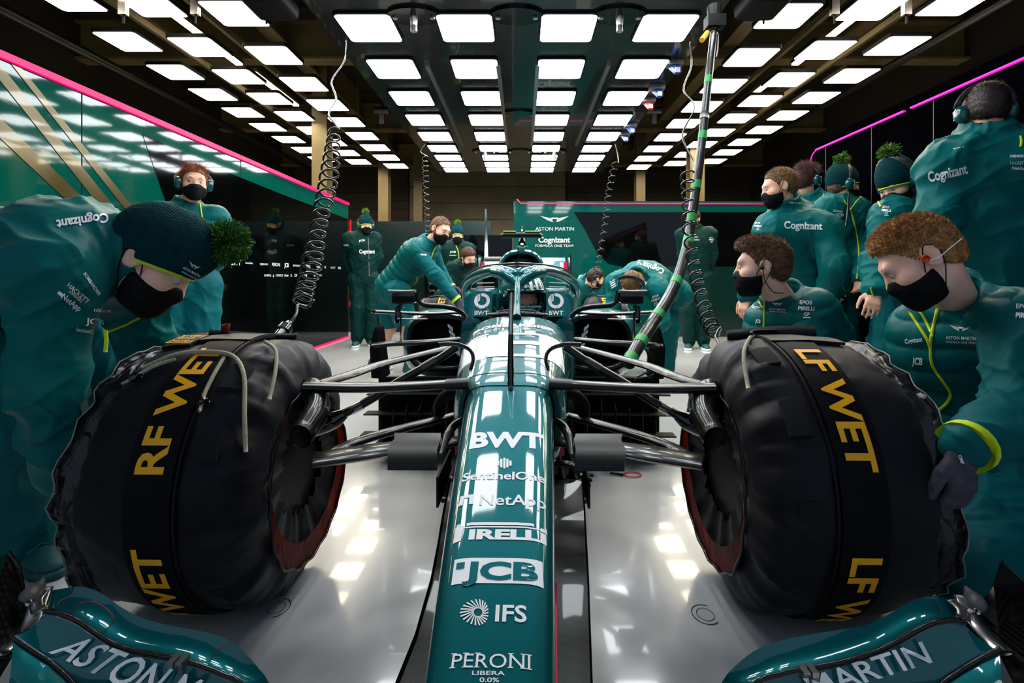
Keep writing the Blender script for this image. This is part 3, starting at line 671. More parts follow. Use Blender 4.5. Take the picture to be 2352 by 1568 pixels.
# floor, bargeboards and the dark stack between nose and sidepods
mb = MB().box((-.72, 2.5, .06), (.72, 5.2, .09)).box((-.74, 2.62, .06), (.74, 2.66, .40)).box((-.28, 1.95, .07), (.28, 2.6, .10))  # upright black sheet added to darken the gap behind the fins; rest is floor
mb.build('floor_and_backing', M_BLACK, CAR)
for sx in (-1, 1):
    mb = MB()
    for k in range(7):
        x = .24 + .075 * k
        mb.prism([(sx * x, 2.18 + .05 * k, .10), (sx * (x + .03), 2.7, .10), (sx * (x + .05), 2.75, .36 - .02 * k), (sx * (x + .01), 2.25 + .05 * k, .33 - .015 * k)], (sx * .004, 0, 0))
    mb.build('bargeboard', M_CARBON, CAR)
    mb = MB()
    for k in range(3): mb.box((min(sx * .34, sx * .78), 2.45 + .05 * k, .14 + .09 * k), (max(sx * .34, sx * .78), 2.52 + .05 * k, .146 + .09 * k))
    mb.build('bargeboard_slats', M_BLACK, CAR)
    mb = MB()
    for k in range(6): mb.box((min(sx * .12, sx * (.27 + .012 * k)), 1.85 + .05 * k, .085), (max(sx * .12, sx * (.27 + .012 * k)), 1.872 + .05 * k, .092))
    for k in range(4): mb.box((sx * (.14 + .045 * k) - .004, 1.8, .09), (sx * (.14 + .045 * k) + .004, 2.1, .2))
    mb.build('splitter_fins', M_BLACK, CAR)
    # outer turning vanes, cross bars and stays
    a, b = (860, 1527) ; 
    Pl = [(858, 760, 2.35), (864, 748, 2.35), (876, 840, 2.35), (880, 870, 2.35), (853, 868, 2.35), (849, 800, 2.35)]
    P = [cp(*p) for p in Pl]; P = P if sx < 0 else mirror(P)
    MB().prism(P, (0, .12, 0)).build('outer_vane', M_CARBON, CAR)
    P = [cp(*p) for p in ((854, 794, 2.3), (900, 789, 2.32), (985, 785, 2.36), (1056, 779, 2.4))]; P = P if sx < 0 else mirror(P)
    v, f = tube(spline(P, 5), .026, 12, flat=(.5, 1.4), up=(0, 0, 1)); add('lower_cross_vane', v, f, M_CARBON, CAR)
    P = [cp(*p) for p in ((857, 715, 2.5), (900, 717, 2.55), (980, 720, 2.62), (1052, 717, 2.7))]; P = P if sx < 0 else mirror(P)
    v, f = tube(spline(P, 5), .024, 12, flat=(.42, 1.8), up=(0, 0, 1)); add('upper_cross_vane', v, f, M_CARBON, CAR)
    P = [cp(*p) for p in ((912, 732, 2.4), (950, 733, 2.42), (980, 732, 2.45))]; P = P if sx < 0 else mirror(P)
    v, f = tube(P, .014, 8, flat=(.3, 1.6), up=(0, 0, 1)); add('small_winglet', v, f, M_GREY, CAR)
    P = [cp(*p) for p in ((920, 716, 2.38), (921, 788, 2.33))]; P = P if sx < 0 else mirror(P)
    v, f = tube(P, .005, 6); add('vane_stay', v, f, M_CARBON, CAR)
    P = [cp(*p) for p in ((912, 742, 2.42), (914, 706, 2.42), (925, 700, 2.42))]; P = P if sx < 0 else mirror(P)
    v, f = tube(P, .014, 8, flat=(1, .6)); add('mirror_post', v, f, M_GLOSSBLACK, CAR)
    # mirror with stalk
    P = [cp(*p) for p in ((958, 668, 2.43), (962, 690, 2.43), (975, 700, 2.44), (1020, 704, 2.5), (1052, 712, 2.56), (1070, 728, 2.58))]; P = P if sx < 0 else mirror(P)
    v, f = tube(spline(P, 5), .0125, 10); add('mirror_stalk', v, f, M_CARBON, CAR)
    q0, q1 = cp(898, 671, 2.38), cp(952, 698, 2.38); xs = sorted([q0.x * (1 if sx < 0 else -1), q1.x * (1 if sx < 0 else -1)])
    m_ = MB().put(*loft([superring((xs[1] - xs[0]) / 2, q0.z, q1.z, 2.38, (xs[0] + xs[1]) / 2, 20, 6), superring((xs[1] - xs[0]) / 2, q0.z, q1.z, 2.42, (xs[0] + xs[1]) / 2, 20, 6), superring((xs[1] - xs[0]) / 2 * .9, q0.z - .01, q1.z + .01, 2.47, (xs[0] + xs[1]) / 2, 20, 5)]))
    mo = m_.build('mirror', M_GLOSSBLACK, CAR, True, sharp=40)
    P = [cp(*p) for p in ((892, 668, 2.38), (925, 669, 2.38), (955, 668, 2.38))]; P = P if sx < 0 else mirror(P)
    v, f = tube(P, .009, 8, flat=(.7, 1.5)); add('mirror_rim', v, f, M_GREY, mo)
    MB().box((xs[0] + .006, 2.366, q1.z + .008), (xs[1] - .006, 2.378, q0.z - .02)).build('mirror_glass', M_BLACK, mo)
# front suspension
def arm(name, P, r, flat=(.5, 1.15), m=M_CARBON, mir=True):
    for sx in (-1, 1):
        Q = [cp(*p) for p in P]; Q = Q if sx < 0 else mirror(Q)
        v, f = tube(spline(Q, 5) if len(Q) > 2 else Q, r, 12, flat=flat, up=(0, 0, 1)); add(name, v, f, m, CAR, sharp=60)
arm('upper_wishbone', [(700, 887, 1.42), (830, 890, 1.44), (960, 886, 1.45), (1070, 880, 1.45)], .027)
arm('upper_wishbone_sleeve', [(1025, 883, 1.449), (1078, 880, 1.45)], .0285, (.56, 1.15), M_CARBONM)
arm('upper_rear_link', [(715, 887, 1.46), (800, 862, 1.58), (870, 838, 1.72), (965, 815, 1.88), (1045, 796, 2.0)], .022, (.5, 1.1))
arm('push_rod', [(1050, 796, 1.62), (1000, 829, 1.6), (921, 873, 1.57), (850, 918, 1.54), (790, 950, 1.52), (715, 988, 1.49)], .017, (.8, 1))
arm('push_rod_sleeve', [(1003, 827, 1.6), (970, 846, 1.59)], .0185, (.85, 1), M_DARKMETAL)
arm('push_rod_sleeve', [(832, 929, 1.535), (808, 941, 1.528)], .0185, (.85, 1), M_METAL)
arm('push_rod_joint', [(792, 949, 1.52), (768, 963, 1.512), (740, 976, 1.50), (700, 985, 1.47)], [.016, .028, .028, .034], (1, 1), M_GLOSSBLACK)
arm('lower_rear_link', [(745, 1050, 1.33), (800, 1022, 1.42), (900, 990, 1.52), (1055, 952, 1.68)], .021, (.55, 1.1))
arm('lower_wishbone', [(720, 1056, 1.30), (830, 1040, 1.34), (940, 1024, 1.40), (1060, 1012, 1.46)], [.042, .046, .04, .03], (.30, 1.2), M_CARBON)
arm('vane_arm', [(1068, 962, 1.44), (1045, 975, 1.42), (1028, 1000, 1.37), (1012, 1045, 1.26)], [.009, .012, .013, .006], (1, 1), M_CARBON)
arm('brake_hose', [(1062, 900, 1.6), (1030, 905, 1.62), (1010, 930, 1.65), (1012, 960, 1.66)], .02, (1, 1), M_BLACK)
for sx in (-1, 1):
    R = []
    for (y, z, t) in ((1.385, .490, .004), (1.33, .492, .010), (1.28, .482, .016), (1.245, .462, .016), (1.238, .448, .006)):
        a, b = cp(905 if y > 1.3 else 889, 0, y).x, cp(1012 if y > 1.3 else 1004, 0, y).x
        if sx > 0: a, b = -a, -b
        R.append([Vector((a, y, z)), Vector((b, y, z)), Vector((b, y, z - t)), Vector((a, y, z - t))])
    v, f = loft(R); add('turning_vane', v, f, M_CARBONM, CAR, True, sharp=50)
    # pink/grey side flash on the chassis flank behind the wishbone
    MB().prism([Vector((sx * .149, 1.50, .585)), Vector((sx * .149, 1.62, .585)), Vector((sx * .149, 1.62, .43)), Vector((sx * .149, 1.50, .43))], (sx * .012, 0, 0)).build('flank_plate', mat('grey_flank', (.25, .24, .22), .4, noise=(20, .1)), CAR)
    MB().prism([Vector((sx * .150, 1.49, .43)), Vector((sx * .150, 1.60, .43)), Vector((sx * .150, 1.60, .375)), Vector((sx * .150, 1.49, .39))], (sx * .014, 0, 0)).build('pink_flash', M_PINK, CAR)
    # cape hanging below the nose
    pts = ((1036, 1105, 1.5), (1021, 1180, 1.35), (1008, 1260, 1.22), (993, 1340, 1.11), (957, 1470, 1.0), (918, 1568, .92), (860, 1720, .82)) if sx < 0 else ((1335, 1098, 1.5), (1341, 1180, 1.35), (1345, 1260, 1.22), (1349, 1340, 1.11), (1353, 1470, 1.0), (1356, 1568, .92), (1362, 1720, .82))
    R = []
    for k, p in enumerate(pts):
        o_ = cp(*p); i_ = Vector((sx * .06, o_.y, o_.z + .012)); md = (o_ + i_) / 2 + Vector((0, 0, -.012))
        R.append([i_, md, o_, o_ + Vector((sx * .004, 0, .012)), o_ - Vector((0, 0, .006)), md - Vector((0, 0, .006)), i_ - Vector((0, 0, .006))])
    v, f = loft(R); add('nose_cape', v, f, M_CARBON, CAR, True, sharp=50)
    o_ = cp(*pts[0])
    v, f = tube(spline([o_ + Vector((0, .02, .0)), o_ + Vector((-sx * .03, .03, .03)), o_ + Vector((-sx * .09, .04, .03))], 5), .018, 10, flat=(.4, 1)); add('cape_scoop', v, f, M_CARBON, CAR)
    # mount pylon between nose and wing
    MB().box((sx * .075 - .006, .45, .06), (sx * .075 + .006, .85, .2)).build('nose_pylon', M_CARBON, CAR)

# front wing
def strip(name, te, le, yte, yle, m, sag=.012, th=.005, n=6, tip=None, par=CAR):
    a = [cp(x, y, yte) for x, y in te]; b = [cp(x, y, yle) for x, y in le]
    A, B = spline(a, 5), spline(b, 5); k = 40
    A = [A[int(round(i * (len(A) - 1) / (k - 1)))] for i in range(k)]; B = [B[int(round(i * (len(B) - 1) / (k - 1)))] for i in range(k)]
    R = []
    for p, q in zip(A, B):
        r = []
        for j in range(n + 1):
            t = j / n; r.append(p.lerp(q, t) - Vector((0, 0, sag * 4 * t * (1 - t))))
        R.append(r + [x - Vector((0, -.0, th)) for x in reversed(r)])
    v, f = loft(R); return add(name, v, f, m, par, True, sharp=60), A, B
teL = [(88, 1395), (104, 1362), (150, 1350), (195, 1348), (240, 1366), (275, 1392), (330, 1420), (400, 1438), (470, 1451), (520, 1467), (560, 1496), (592, 1532), (618, 1568), (640, 1640)]
leL = [(104, 1404), (125, 1408), (148, 1416), (172, 1426), (205, 1448), (235, 1468), (270, 1486), (310, 1498), (360, 1507), (410, 1516), (460, 1532), (510, 1552), (550, 1572), (600, 1650)]
le2L = [(30, 1462), (45, 1474), (60, 1484), (75, 1494), (92, 1505), (110, 1516), (126, 1530), (142, 1544), (158, 1560), (172, 1575), (190, 1600), (210, 1630), (230, 1660), (250, 1690)]
teR = [(2208, 1404), (2190, 1384), (2165, 1372), (2130, 1370), (2095, 1380), (2050, 1405), (1990, 1435), (1900, 1450), (1820, 1464), (1770, 1478), (1730, 1496), (1690, 1528), (1658, 1566), (1630, 1640)]
leR = [(2216, 1428), (2190, 1426), (2165, 1428), (2140, 1435), (2105, 1452), (2070, 1472), (2030, 1492), (1990, 1508), (1940, 1522), (1890, 1532), (1840, 1540), (1790, 1552), (1740, 1570), (1690, 1650)]
le2R = [(2296, 1490), (2282, 1498), (2268, 1505), (2254, 1512), (2240, 1520), (2225, 1529), (2210, 1538), (2195, 1548), (2180, 1558), (2165, 1570), (2145, 1595), (2125, 1625), (2105, 1655), (2085, 1690)]
FW = []
for sx, te, le, le2, word in ((-1, teL, leL, le2L, 'ASTON MA'), (1, teR, leR, le2R, 'N MARTIN')):
    fl, A, B = strip('front_wing_flap', te, le, .99, .93, M_GREEN)
    le_d = [(x, y + 7) for x, y in le]
    f2, A2, B2 = strip('front_wing_second_flap', le_d, le2, .925, .885, M_GREEN, .006)
    v, f = tube([p + Vector((0, .001, .002)) for p in B], .0045, 8); add('flap_gurney', v, f, M_CARBON, CAR)
    v, f = tube([p + Vector((0, -.002, .003)) for p in B2], .004, 8); add('flap_gurney', v, f, M_CARBON, CAR)
    # lower planes below the picture edge
    le3 = [(x + sx * 10, y + 110) for x, y in le2]; strip('front_wing_main_plane', [(x, y + 8) for x, y in le2], le3, .88, .80, M_GREEN, .01)
    # word on the second flap
    if sx < 0: seq = [(118, 1478), (430, 1605)]; tops = [(178, 1458), (470, 1565)]
    P0, P1, Q0, Q1 = ([(112, 1497), (415, 1640), (188, 1458), (470, 1558)] if sx < 0 else [(1880, 1600), (2142, 1520), (1842, 1556), (2116, 1470)])
    def fn(u, v, P0=P0, P1=P1, Q0=Q0, Q1=Q1, sx=sx):
        s = u
        x = (P0[0] * (1 - s) + P1[0] * s) * (1 - v) + (Q0[0] * (1 - s) + Q1[0] * s) * v
        y = (P0[1] * (1 - s) + P1[1] * s) * (1 - v) + (Q0[1] * (1 - s) + Q1[1] * s) * v
        lx = np.array([p[0] for p in le_d]); ly = np.array([p[1] for p in le_d]); l2x = np.array([p[0] for p in le2]); l2y = np.array([p[1] for p in le2])
        o1, o2 = np.argsort(lx), np.argsort(l2x)
        t1 = np.interp(x, lx[o1], ly[o1]); t2 = np.interp(x, l2x[o2], l2y[o2]) if l2x.min() <= x <= l2x.max() else t1 + 120
        t = min(1, max(0, (y - t1) / max(20, t2 - t1)))
        return cp(x, y, .925 - .04 * t - .011)
    V, Fc, W = text2d('ASTON M' if sx < 0 else 'MARTIN', .012, .3)
    add('lettering', [fn(x / W, y) for x, y in V], Fc, M_WHITE, f2, False)
    # red pen rings on the flap
    rings = [[(198, 1380), (222, 1376), (250, 1388), (270, 1408), (270, 1425), (242, 1447), (205, 1435), (180, 1412), (184, 1390)]] if sx < 0 else []
    if sx < 0: rings.append([(540, 1470), (510, 1485), (495, 1505), (494, 1528)])
    for rg in rings:
        P = [cp(x, y, .962 if y < 1460 else .972) + Vector((0, -.012, .004)) for x, y in rg]
        v, f = tube(spline(P + ([P[0]] if len(P) > 5 else []), 4), .0011, 5); add('pen_mark', v, f, mat('red_pen', lin(150, 45, 60), .5, noise=(40, .1)), fl)
    # brackets, adjuster pod and endplate
    bx = (410, 1518) if sx < 0 else (1856, 1541)
    for dx in (-10, 10): MB().box(tuple(cp(bx[0] + dx, bx[1], .922) - Vector((.006, .012, .008))), tuple(cp(bx[0] + dx, bx[1], .922) + Vector((.006, .012, .006)))).build('slot_bracket', M_METAL, CAR)
    q = cp(bx[0], bx[1] + 10, .915); v, f = tube(spline([q, q + Vector((-sx * .001, -.03, -.02)), q + Vector((sx * .004, -.05, -.06))], 5), .0035, 8, flat=(2, .6)); add('slot_gap_blade', v, f, M_GREEN, CAR)
    ex = [(100, 1350, .99), (88, 1385, .97), (60, 1455, .93), (25, 1480, .90), (0, 1500, .88)] if sx < 0 else [(2212, 1370, .99), (2225, 1400, .97), (2250, 1440, .94), (2285, 1478, .90), (2310, 1500, .88)]
    P = [cp(*p) for p in ex]; v, f = tube(spline(P, 4), .010, 8, flat=(.5, 1.6), up=(0, 0, 1)); add('flap_mount', v, f, M_METAL, CAR)
    for (a, b) in (((105, 1352), (88, 1402)) if sx < 0 else ((2185, 1378), (2212, 1420)),):
        v, f = tube(spline([cp(a[0], a[1], .985), cp((a[0] + b[0]) / 2, (a[1] + b[1]) / 2, .975) + Vector((0, -.01, .006)), cp(b[0], b[1], .95)], 4), .006, 8, flat=(.5, 1.8)); add('adjuster_clip', v, f, M_METAL, CAR)
    pd = [(58, 1382, .96), (66, 1370, .965), (85, 1352, .985), (102, 1325, 1.0)] if sx < 0 else [(2256, 1402, .96), (2246, 1390, .965), (2232, 1370, .985), (2216, 1345, 1.0)]
    P = [cp(*p) for p in pd]; v, f = tube(spline(P, 5), [.008, .016, .017, .012, .002], 12); add('camera_pod', v, f, mat('pod_grey', (.09, .09, .09), .45, noise=(60, .1)), CAR)
    v, f = tube([P[1], P[1] + Vector((-sx * .035, .0, -.028))], .005, 8); add('pod_stalk', v, f, M_METAL, CAR)
    v, f = tube([P[1] + Vector((-sx * .01, -.008, -.004)), P[1] + Vector((-sx * .012, -.014, -.004))], .005, 10); add('pod_lens', v, f, M_METAL, CAR)
    v, f = tube([P[1] + Vector((-sx * .02, .004, -.018)), P[1] + Vector((-sx * .045, .004, -.028))], .003, 6); add('yellow_sensor', v, f, M_YELLOW, CAR)
    ep = [(20, 1268, 1.06), (45, 1310, 1.04), (52, 1350, 1.02), (75, 1400, .98), (62, 1470, .92), (20, 1510, .88), (-60, 1640, .8), (-120, 1640, .8), (-110, 1330, 1.05)] if sx < 0 else [(2300, 1290, 1.05), (2282, 1345, 1.03), (2240, 1400, .99), (2215, 1440, .96), (2300, 1500, .89), (2370, 1640, .8), (2440, 1640, .8), (2440, 1400, 1.05), (2352, 1338, 1.05)]
    P = [cp(*p) for p in ep]
    mb = MB().prism(P, (0, .004, -.006)); mb.build('front_wing_endplate', M_CARBON, CAR)
    v, f = tube([P[0], P[1], P[2], P[3]] if sx < 0 else [P[0], P[8], P[7]], .004, 6); add('endplate_rim', v, f, M_CARBON, CAR)
    mb = MB()
    for k in range(6): mb.box(tuple(P[4] + Vector((sx * (.012 + .014 * k) - .002, -.04, -.0))), tuple(P[4] + Vector((sx * (.012 + .014 * k) + .002, .07, .012))))
    mb.build('endplate_ribs', M_CARBON, CAR)
# rear wing, rear deck
mb = MB().put(*loft([superring(.47, 1.115, 1.10, 5.62, 0, 12, 4), superring(.47, 1.13, 1.115, 5.72, 0, 12, 4), superring(.47, 1.06, 1.05, 5.45, 0, 12, 4)][::1]))
mb = MB().prism([(-.47, 5.45, 1.03), (-.47, 5.72, 1.125), (-.47, 5.725, 1.10), (-.47, 5.45, 1.01)], (.94, 0, 0)); mb.build('rear_wing_plane', M_GREEN, CAR)
mb = MB().prism([(-.47, 5.68, 1.10), (-.47, 5.80, 1.165), (-.47, 5.81, 1.15), (-.47, 5.69, 1.08)], (.94, 0, 0)); mb.build('rear_wing_flap', mat('pale_teal', (.12, .4, .42), .3, 0, .5, noise=(20, .05)), CAR)
for sx in (-1, 1):
    MB().box((sx * .50 - .008, 5.35, .70), (sx * .50 + .008, 5.85, 1.18)).build('rear_wing_endplate', M_CARBON, CAR)
    MB().box((sx * .452 - .02, 5.43, 1.02), (sx * .452 + .02, 5.44, 1.10)).build('pink_flash', M_PINK, CAR)
    MB().box((sx * .41 - .02, 5.43, 1.02), (sx * .41 + .02, 5.44, 1.10)).build('white_flash', M_WHITE, CAR)
MB().tube([(0, 5.5, .4), (0, 5.55, 1.05)], .02, 8).build('rear_wing_pylon', M_CARBON, CAR)
for sx in (-1, 1):
    for k in range(3): MB().tube([(sx * .2, 3.66 + .02 * k, .89 - .03 * k), (sx * .33, 3.66 + .02 * k, .885 - .03 * k)], .005, 6).build('cooling_louvre', M_GREY, CAR)
v, f = tube([cp(1116, 480, 3.9), cp(1116.5, 530, 3.9), cp(1117, 605, 3.9)], [.010, .011, .016], 8); add('antenna_mast', v, f, M_METAL, CAR)
# wheels: tyre, rim and brake drum; the front ones carry ducts
TW, TR = .305, .335
FRONT = [(-.80, 1.48, .372), (.80, 1.48, .372)]; REAR = [(-.80, 5.05, .372), (.80, 5.05, .372)]
for (x, y, z) in FRONT + REAR:
    w = thing('wheel', '', ''); del w['label']; del w['category']; w.parent = CAR; w.location = (x, y, z); s = 1 if x < 0 else -1
    prof_t = [(-.15, .24), (-.152, .29), (-.13, .322), (-.09, .333), (0, .335), (.09, .333), (.13, .322), (.152, .29), (.15, .24)]
    rings = [[Vector((px_, math.cos(a) * r, math.sin(a) * r)) for a in np.linspace(0, 2 * PI, 40, endpoint=False)] for px_, r in prof_t]
    v, f = loft(rings, cap=False); add('tyre', v, f, M_RUBBER, w)
    rings = [[Vector((px_, math.cos(a) * r, math.sin(a) * r)) for a in np.linspace(0, 2 * PI, 40, endpoint=False)] for px_, r in [(-.15, .24), (-.14, .21), (.14, .21), (.15, .24)]]
    v, f = loft(rings, cap=False); add('rim', v, f, M_DARKMETAL, w)
    v, f = tube([(s * -.1, 0, 0), (s * .15, 0, 0), (s * .165, 0, 0)], [.2, .2, .15], 32); add('brake_drum', v, f, M_CARBONM, w, sharp=40)
    if y < 2:
        v, f = tube(spline([(s * .17, .03, .20), (s * .225, -.03, .205), (s * .262, -.10, .175), (s * .262, -.19, .135)], 5), [.045, .052, .046, .040], 16, flat=(1, .75)); add('brake_duct', v, f, M_CARBON, w)
        v, f = tube([(s * .262, -.189, .136), (s * .262, -.194, .134)], .034, 16, flat=(1, .6)); add('duct_mouth', v, f, M_BLACK, w)
        v, f = tube([(s * .17, .02, .15), (s * .25, .0, .11)], [.03, .02], 12); add('upright_joint', v, f, M_GLOSSBLACK, w)
# ------------------------------------------------------------------ tyre blankets
M_NYLON = mat('black_nylon', (.006, .006, .009), .5, 0, 0, spec=.16, noise=(6, .3), bump=[('fold', 5, .35, .02, (1.6, 1, 1)), ('noise', 700, .05, .0005)], sheen=.05)
M_NYLONS = mat('shiny_black_nylon', (.006, .006, .007), .32, 0, 0, noise=(6, .3), bump=[('fold', 12, .5, .02, (3, 1, 1))])
M_STRAP = mat('black_webbing', (.004, .004, .006), .65, spec=.12, bump=('X', 300, .1, .0006), noise=(20, .1))
M_LINING = mat('red_lining', lin(82, 12, 5), .45, noise=(14, .5), bump=('fold', 14, .5, .01), spec=.08)
M_CORD = mat('khaki_cord', lin(160, 155, 130), .8, noise=(200, .2), bump=('DIAGONAL', 250, .4, .001))
def blanket(label, cx, cyy, czz, side, word, detail=True, group=None):
    """side -1: wheel on the picture's left (inner face towards +x)"""
    B = thing('tyre_blanket', label, 'tyre blanket', group=group)
    B.location = CAR0; B.rotation_euler = (0, 0, YAW)
    s = -side       # inner direction
    NA = 120 if detail else 48
    rnd = np.random.RandomState(3 + side)
    ph = rnd.uniform(0, 6.28, 8)
    profile = [(-.205, .245), (-.207, .30), (-.200, .338), (-.175, .357), (-.13, .364), (-.07, .368), (0, .369), (.07, .367), (.12, .360), (.155, .343), (.178, .315), (.190, .285), (.196, .25), (.192, .215), (.186, .17), (.18, .13)]
    pp = []
    for a, b in zip(profile[:-1], profile[1:]):
        for t in ((0, .5) if detail else (0,)): pp.append((a[0] + (b[0] - a[0]) * t, a[1] + (b[1] - a[1]) * t))
    pp.append(profile[-1])
    def P(xl, r, a): return Vector((cx + s * xl, cyy - math.cos(a) * r, czz + math.sin(a) * r))
    rings = []
    for xl, r in pp:
        row = []
        for a in np.linspace(0, 2 * PI, NA, endpoint=False):
            w = max(0, min(1, (xl - .06) / .1)); w2 = max(0, min(1, (-.15 - xl) / .05))
            dr = .0035 * math.sin(5 * a + ph[0] + 9 * xl) + .0025 * math.sin(11 * a + ph[1] - 14 * xl)
            dr += w * (.006 * math.sin(17 * a + ph[2] + 20 * xl) + .006 * math.sin(27 * a + ph[3] - 12 * xl) + .006 * math.sin(41 * a + ph[5] + 5 * xl)) + w2 * (.004 * math.sin(37 * a + ph[4]) + .006 * math.sin(9 * a + ph[6]))
            if xl > .13 and math.sin(a) < -.05: dr += .012 * min(1, (-math.sin(a)) * 3)
            if math.sin(a) < -.93: dr -= .004
            row.append(P(xl + w * .004 * math.sin(13 * a + ph[7]), r + dr, a))
        rings.append(row)
    v, f = loft(rings, cap=False); cov = add('cover', v, f, M_NYLON, B)
    # outer skirt with pale piping and closing flap
    SK = (-.185, -.206, -.236) if detail else (-.185, -.20, -.21)
    sk = [[P(SK[k] + .004 * math.sin(23 * a + ph[2]) * k, (.338, .353, .352)[k] + .004 * math.sin(7 * a + ph[1]) * k + .002 * math.sin(31 * a) * k, a) for a in np.linspace(0, 2 * PI, NA, endpoint=False)] for k in range(3)]
    v, f = loft(sk + [[p + Vector((s * .004, 0, 0)) for p in sk[2]], [p + Vector((s * .004, 0, 0)) for p in sk[0]]], cap=False); add('skirt', v, f, M_NYLONS, B)
    v, f = tube([P(SK[2] - .0005 + .008 * math.sin(23 * a + ph[2]), .354 + .008 * math.sin(7 * a + ph[1]) + .004 * math.sin(31 * a), a) for a in np.linspace(0, 2 * PI, 90, endpoint=False)], .0018, 5, closed=True); add('skirt_piping', v, f, M_GREY, B)
    v, f = loft([[P(-.2, .25, a) for a in np.linspace(0, 2 * PI, 40, endpoint=False)], [P(-.19, .02, a) for a in np.linspace(0, 2 * PI, 40, endpoint=False)]]); add('side_panel', v, f, M_NYLONS, B)
    # inner flap: red lining seen from inside, cord piping
    N2 = 80
    lo = lambda a: max(0, min(1, .25 - 1.6 * math.sin(a + .35)))
    R1 = [P(.196 + .012 * lo(a), .225 + .055 * lo(a) + .004 * math.sin(19 * a), a) for a in np.linspace(0, 2 * PI, N2, endpoint=False)]
    R0 = [P(.200 + .006 * lo(a), .215 + .0 * lo(a), a) for a in np.linspace(0, 2 * PI, N2, endpoint=False)]
    v, f = loft([R0, R1], cap=False); add('lining', v, f, M_LINING, B)
    v, f = tube([p + Vector((s * .003, 0, 0)) for p in R1], .004, 5, closed=True); add('lining_piping', v, f, M_NYLONS, B)
    # label strap round the circumference, wider pad over the top
    def band(name, x0, x1, a0, a1, lift, m, n=90):
        row = []
        rr = lambda xl: float(np.interp(xl, [p[0] for p in profile[:10]], [p[1] for p in profile[:10]]))
        for a in np.linspace(a0, a1, n):
            row.append([P(x0, rr(x0) + lift, a), P((x0 + x1) / 2, rr((x0 + x1) / 2) + lift + .001, a), P(x1, rr(x1) + lift, a), P(x1, rr(x1) + lift - .008, a), P(x0, rr(x0) + lift - .008, a)])
        v, f = loft(row); return add(name, v, f, m, B, True, sharp=40)
    st = band('label_strap', -.055, .05, math.radians(-110), math.radians(112), .0085, M_STRAP)
    band('strap_seam', .056, .062, math.radians(-110), math.radians(112), .009, M_BLACK, 60)
    band('top_flap', -.15, .06, math.radians(80), math.radians(150), .013, M_NYLON, 30)
    def tx(a_start, a_end, sgn):
        V, Fc, W = text2d(word, .028, .2)
        h = .066
        pts = []
        for x, y in V:
            t = x / W; a = a_start + (a_end - a_start) * t
            xl = (-.005 - (y - .5) * h) if True else 0
            # letter tops point outwards (away from the car)
            pts.append(P(xl, .369 + .0125, a))
        add('lettering', pts, Fc, M_YELLOW, st, False)
    D = math.radians
    if side < 0: tx(D(16), D(70), 1); tx(D(-64), D(-9), 1)
    else: tx(D(70), D(18), -1); tx(D(-10), D(-64), -1)
    if detail:
        # velcro tabs on the shoulder
        for a0 in ((30, 44), (62, 74), (-5, 8)) if side > 0 else ((48, 60), (20, 30)):
            band('velcro_tab', .085, .135, D(a0[0]), D(a0[1]), .011, mat('velcro', (.004, .004, .004), .95, noise=(300, .3)), 8)
        if side < 0:   # drawcords with toggles
            cord = [P(-.15, .372, D(58)), P(-.08, .386, D(64)), P(0, .386, D(66)), P(.07, .381, D(64)), P(.13, .374, D(54)), P(.165, .352, D(38)), P(.182, .330, D(24))]
            v, f = tube(spline(cord, 6), .0055, 8); add('drawcord', v, f, M_CORD, B)
            v, f = tube(spline([P(.10, .375, D(80)), P(.15, .362, D(74)), P(.180, .34, D(62)), P(.192, .32, D(48))], 6), .005, 8); add('drawcord', v, f, M_CORD, B)
            for e in ([P(-.07, .386, D(61)), P(-.11, .384, D(57)), P(-.135, .380, D(53))], [P(.055, .386, D(62)), P(.06, .384, D(54)), P(.065, .384, D(45)), P(.07, .386, D(42))]):
                v, f = tube(spline(e, 5), .005, 8); add('drawcord', v, f, M_CORD, B)
                d = (e[-1] - e[-2]).normalized()
                v, f = tube([e[-1] - d * .004, e[-1] + d * .004, e[-1] + d * .016, e[-1] + d * .022], [.004, .011, .011, .005], 10); tg = add('toggle', v, f, M_GLOSSBLACK, B)
                v, f = tube([e[-1] + d * .008, e[-1] + d * .008 + Vector((.016, 0, .003))], .006, 8); add('toggle_button', v, f, M_GLOSSBLACK, tg)
                v, f = tube([e[-1] + d * .02, e[-1] + d * .038], .004, 8); add('cord_end', v, f, M_CORD, B)
        else:
            v, f = tube(spline([P(.06, .378, D(96)), P(.11, .374, D(84)), P(.16, .362, D(70)), P(.185, .34, D(52))], 6), .0055, 8); add('drawcord', v, f, M_CORD, B)
            v, f = tube(spline([P(-.05, .384, D(100)), P(.0, .392, D(97)), P(.06, .390, D(96)), P(.085, .384, D(90))], 6), .005, 8); add('drawcord', v, f, M_BLACK, B)
        # control tag on top with yellow outlined box
        if side < 0:
            tag_ = band('maker_tag', -.170, -.090, D(74), D(88), .0135, M_BLACK, 6)
            rr2 = .366 + .0155
            for (x0, x1, a0, a1) in ((-.163, -.098, 75, 75.5), (-.163, -.098, 86.5, 87), (-.163, -.160, 75, 87), (-.101, -.098, 75, 87)):
                vs = [P(x0, rr2, D(a0)), P(x1, rr2, D(a0)), P(x1, rr2, D(a1)), P(x0, rr2, D(a1))]; add('tag_border', vs, [(0, 1, 2, 3)], M_YELLOW, tag_, False)
            for k, ln in enumerate(('M.A. HORNE', 'TYRE HEATER', 'ENGLAND')):
                V, Fc, W = text2d(ln, .012, None); a0 = 83.5 - 3.6 * k
                add('lettering', [P(-.1305 + (x / W - .5) * .052, rr2 + .0005, D(a0 + y * 2.2)) for x, y in V], Fc, M_YELLOW, tag_, False)
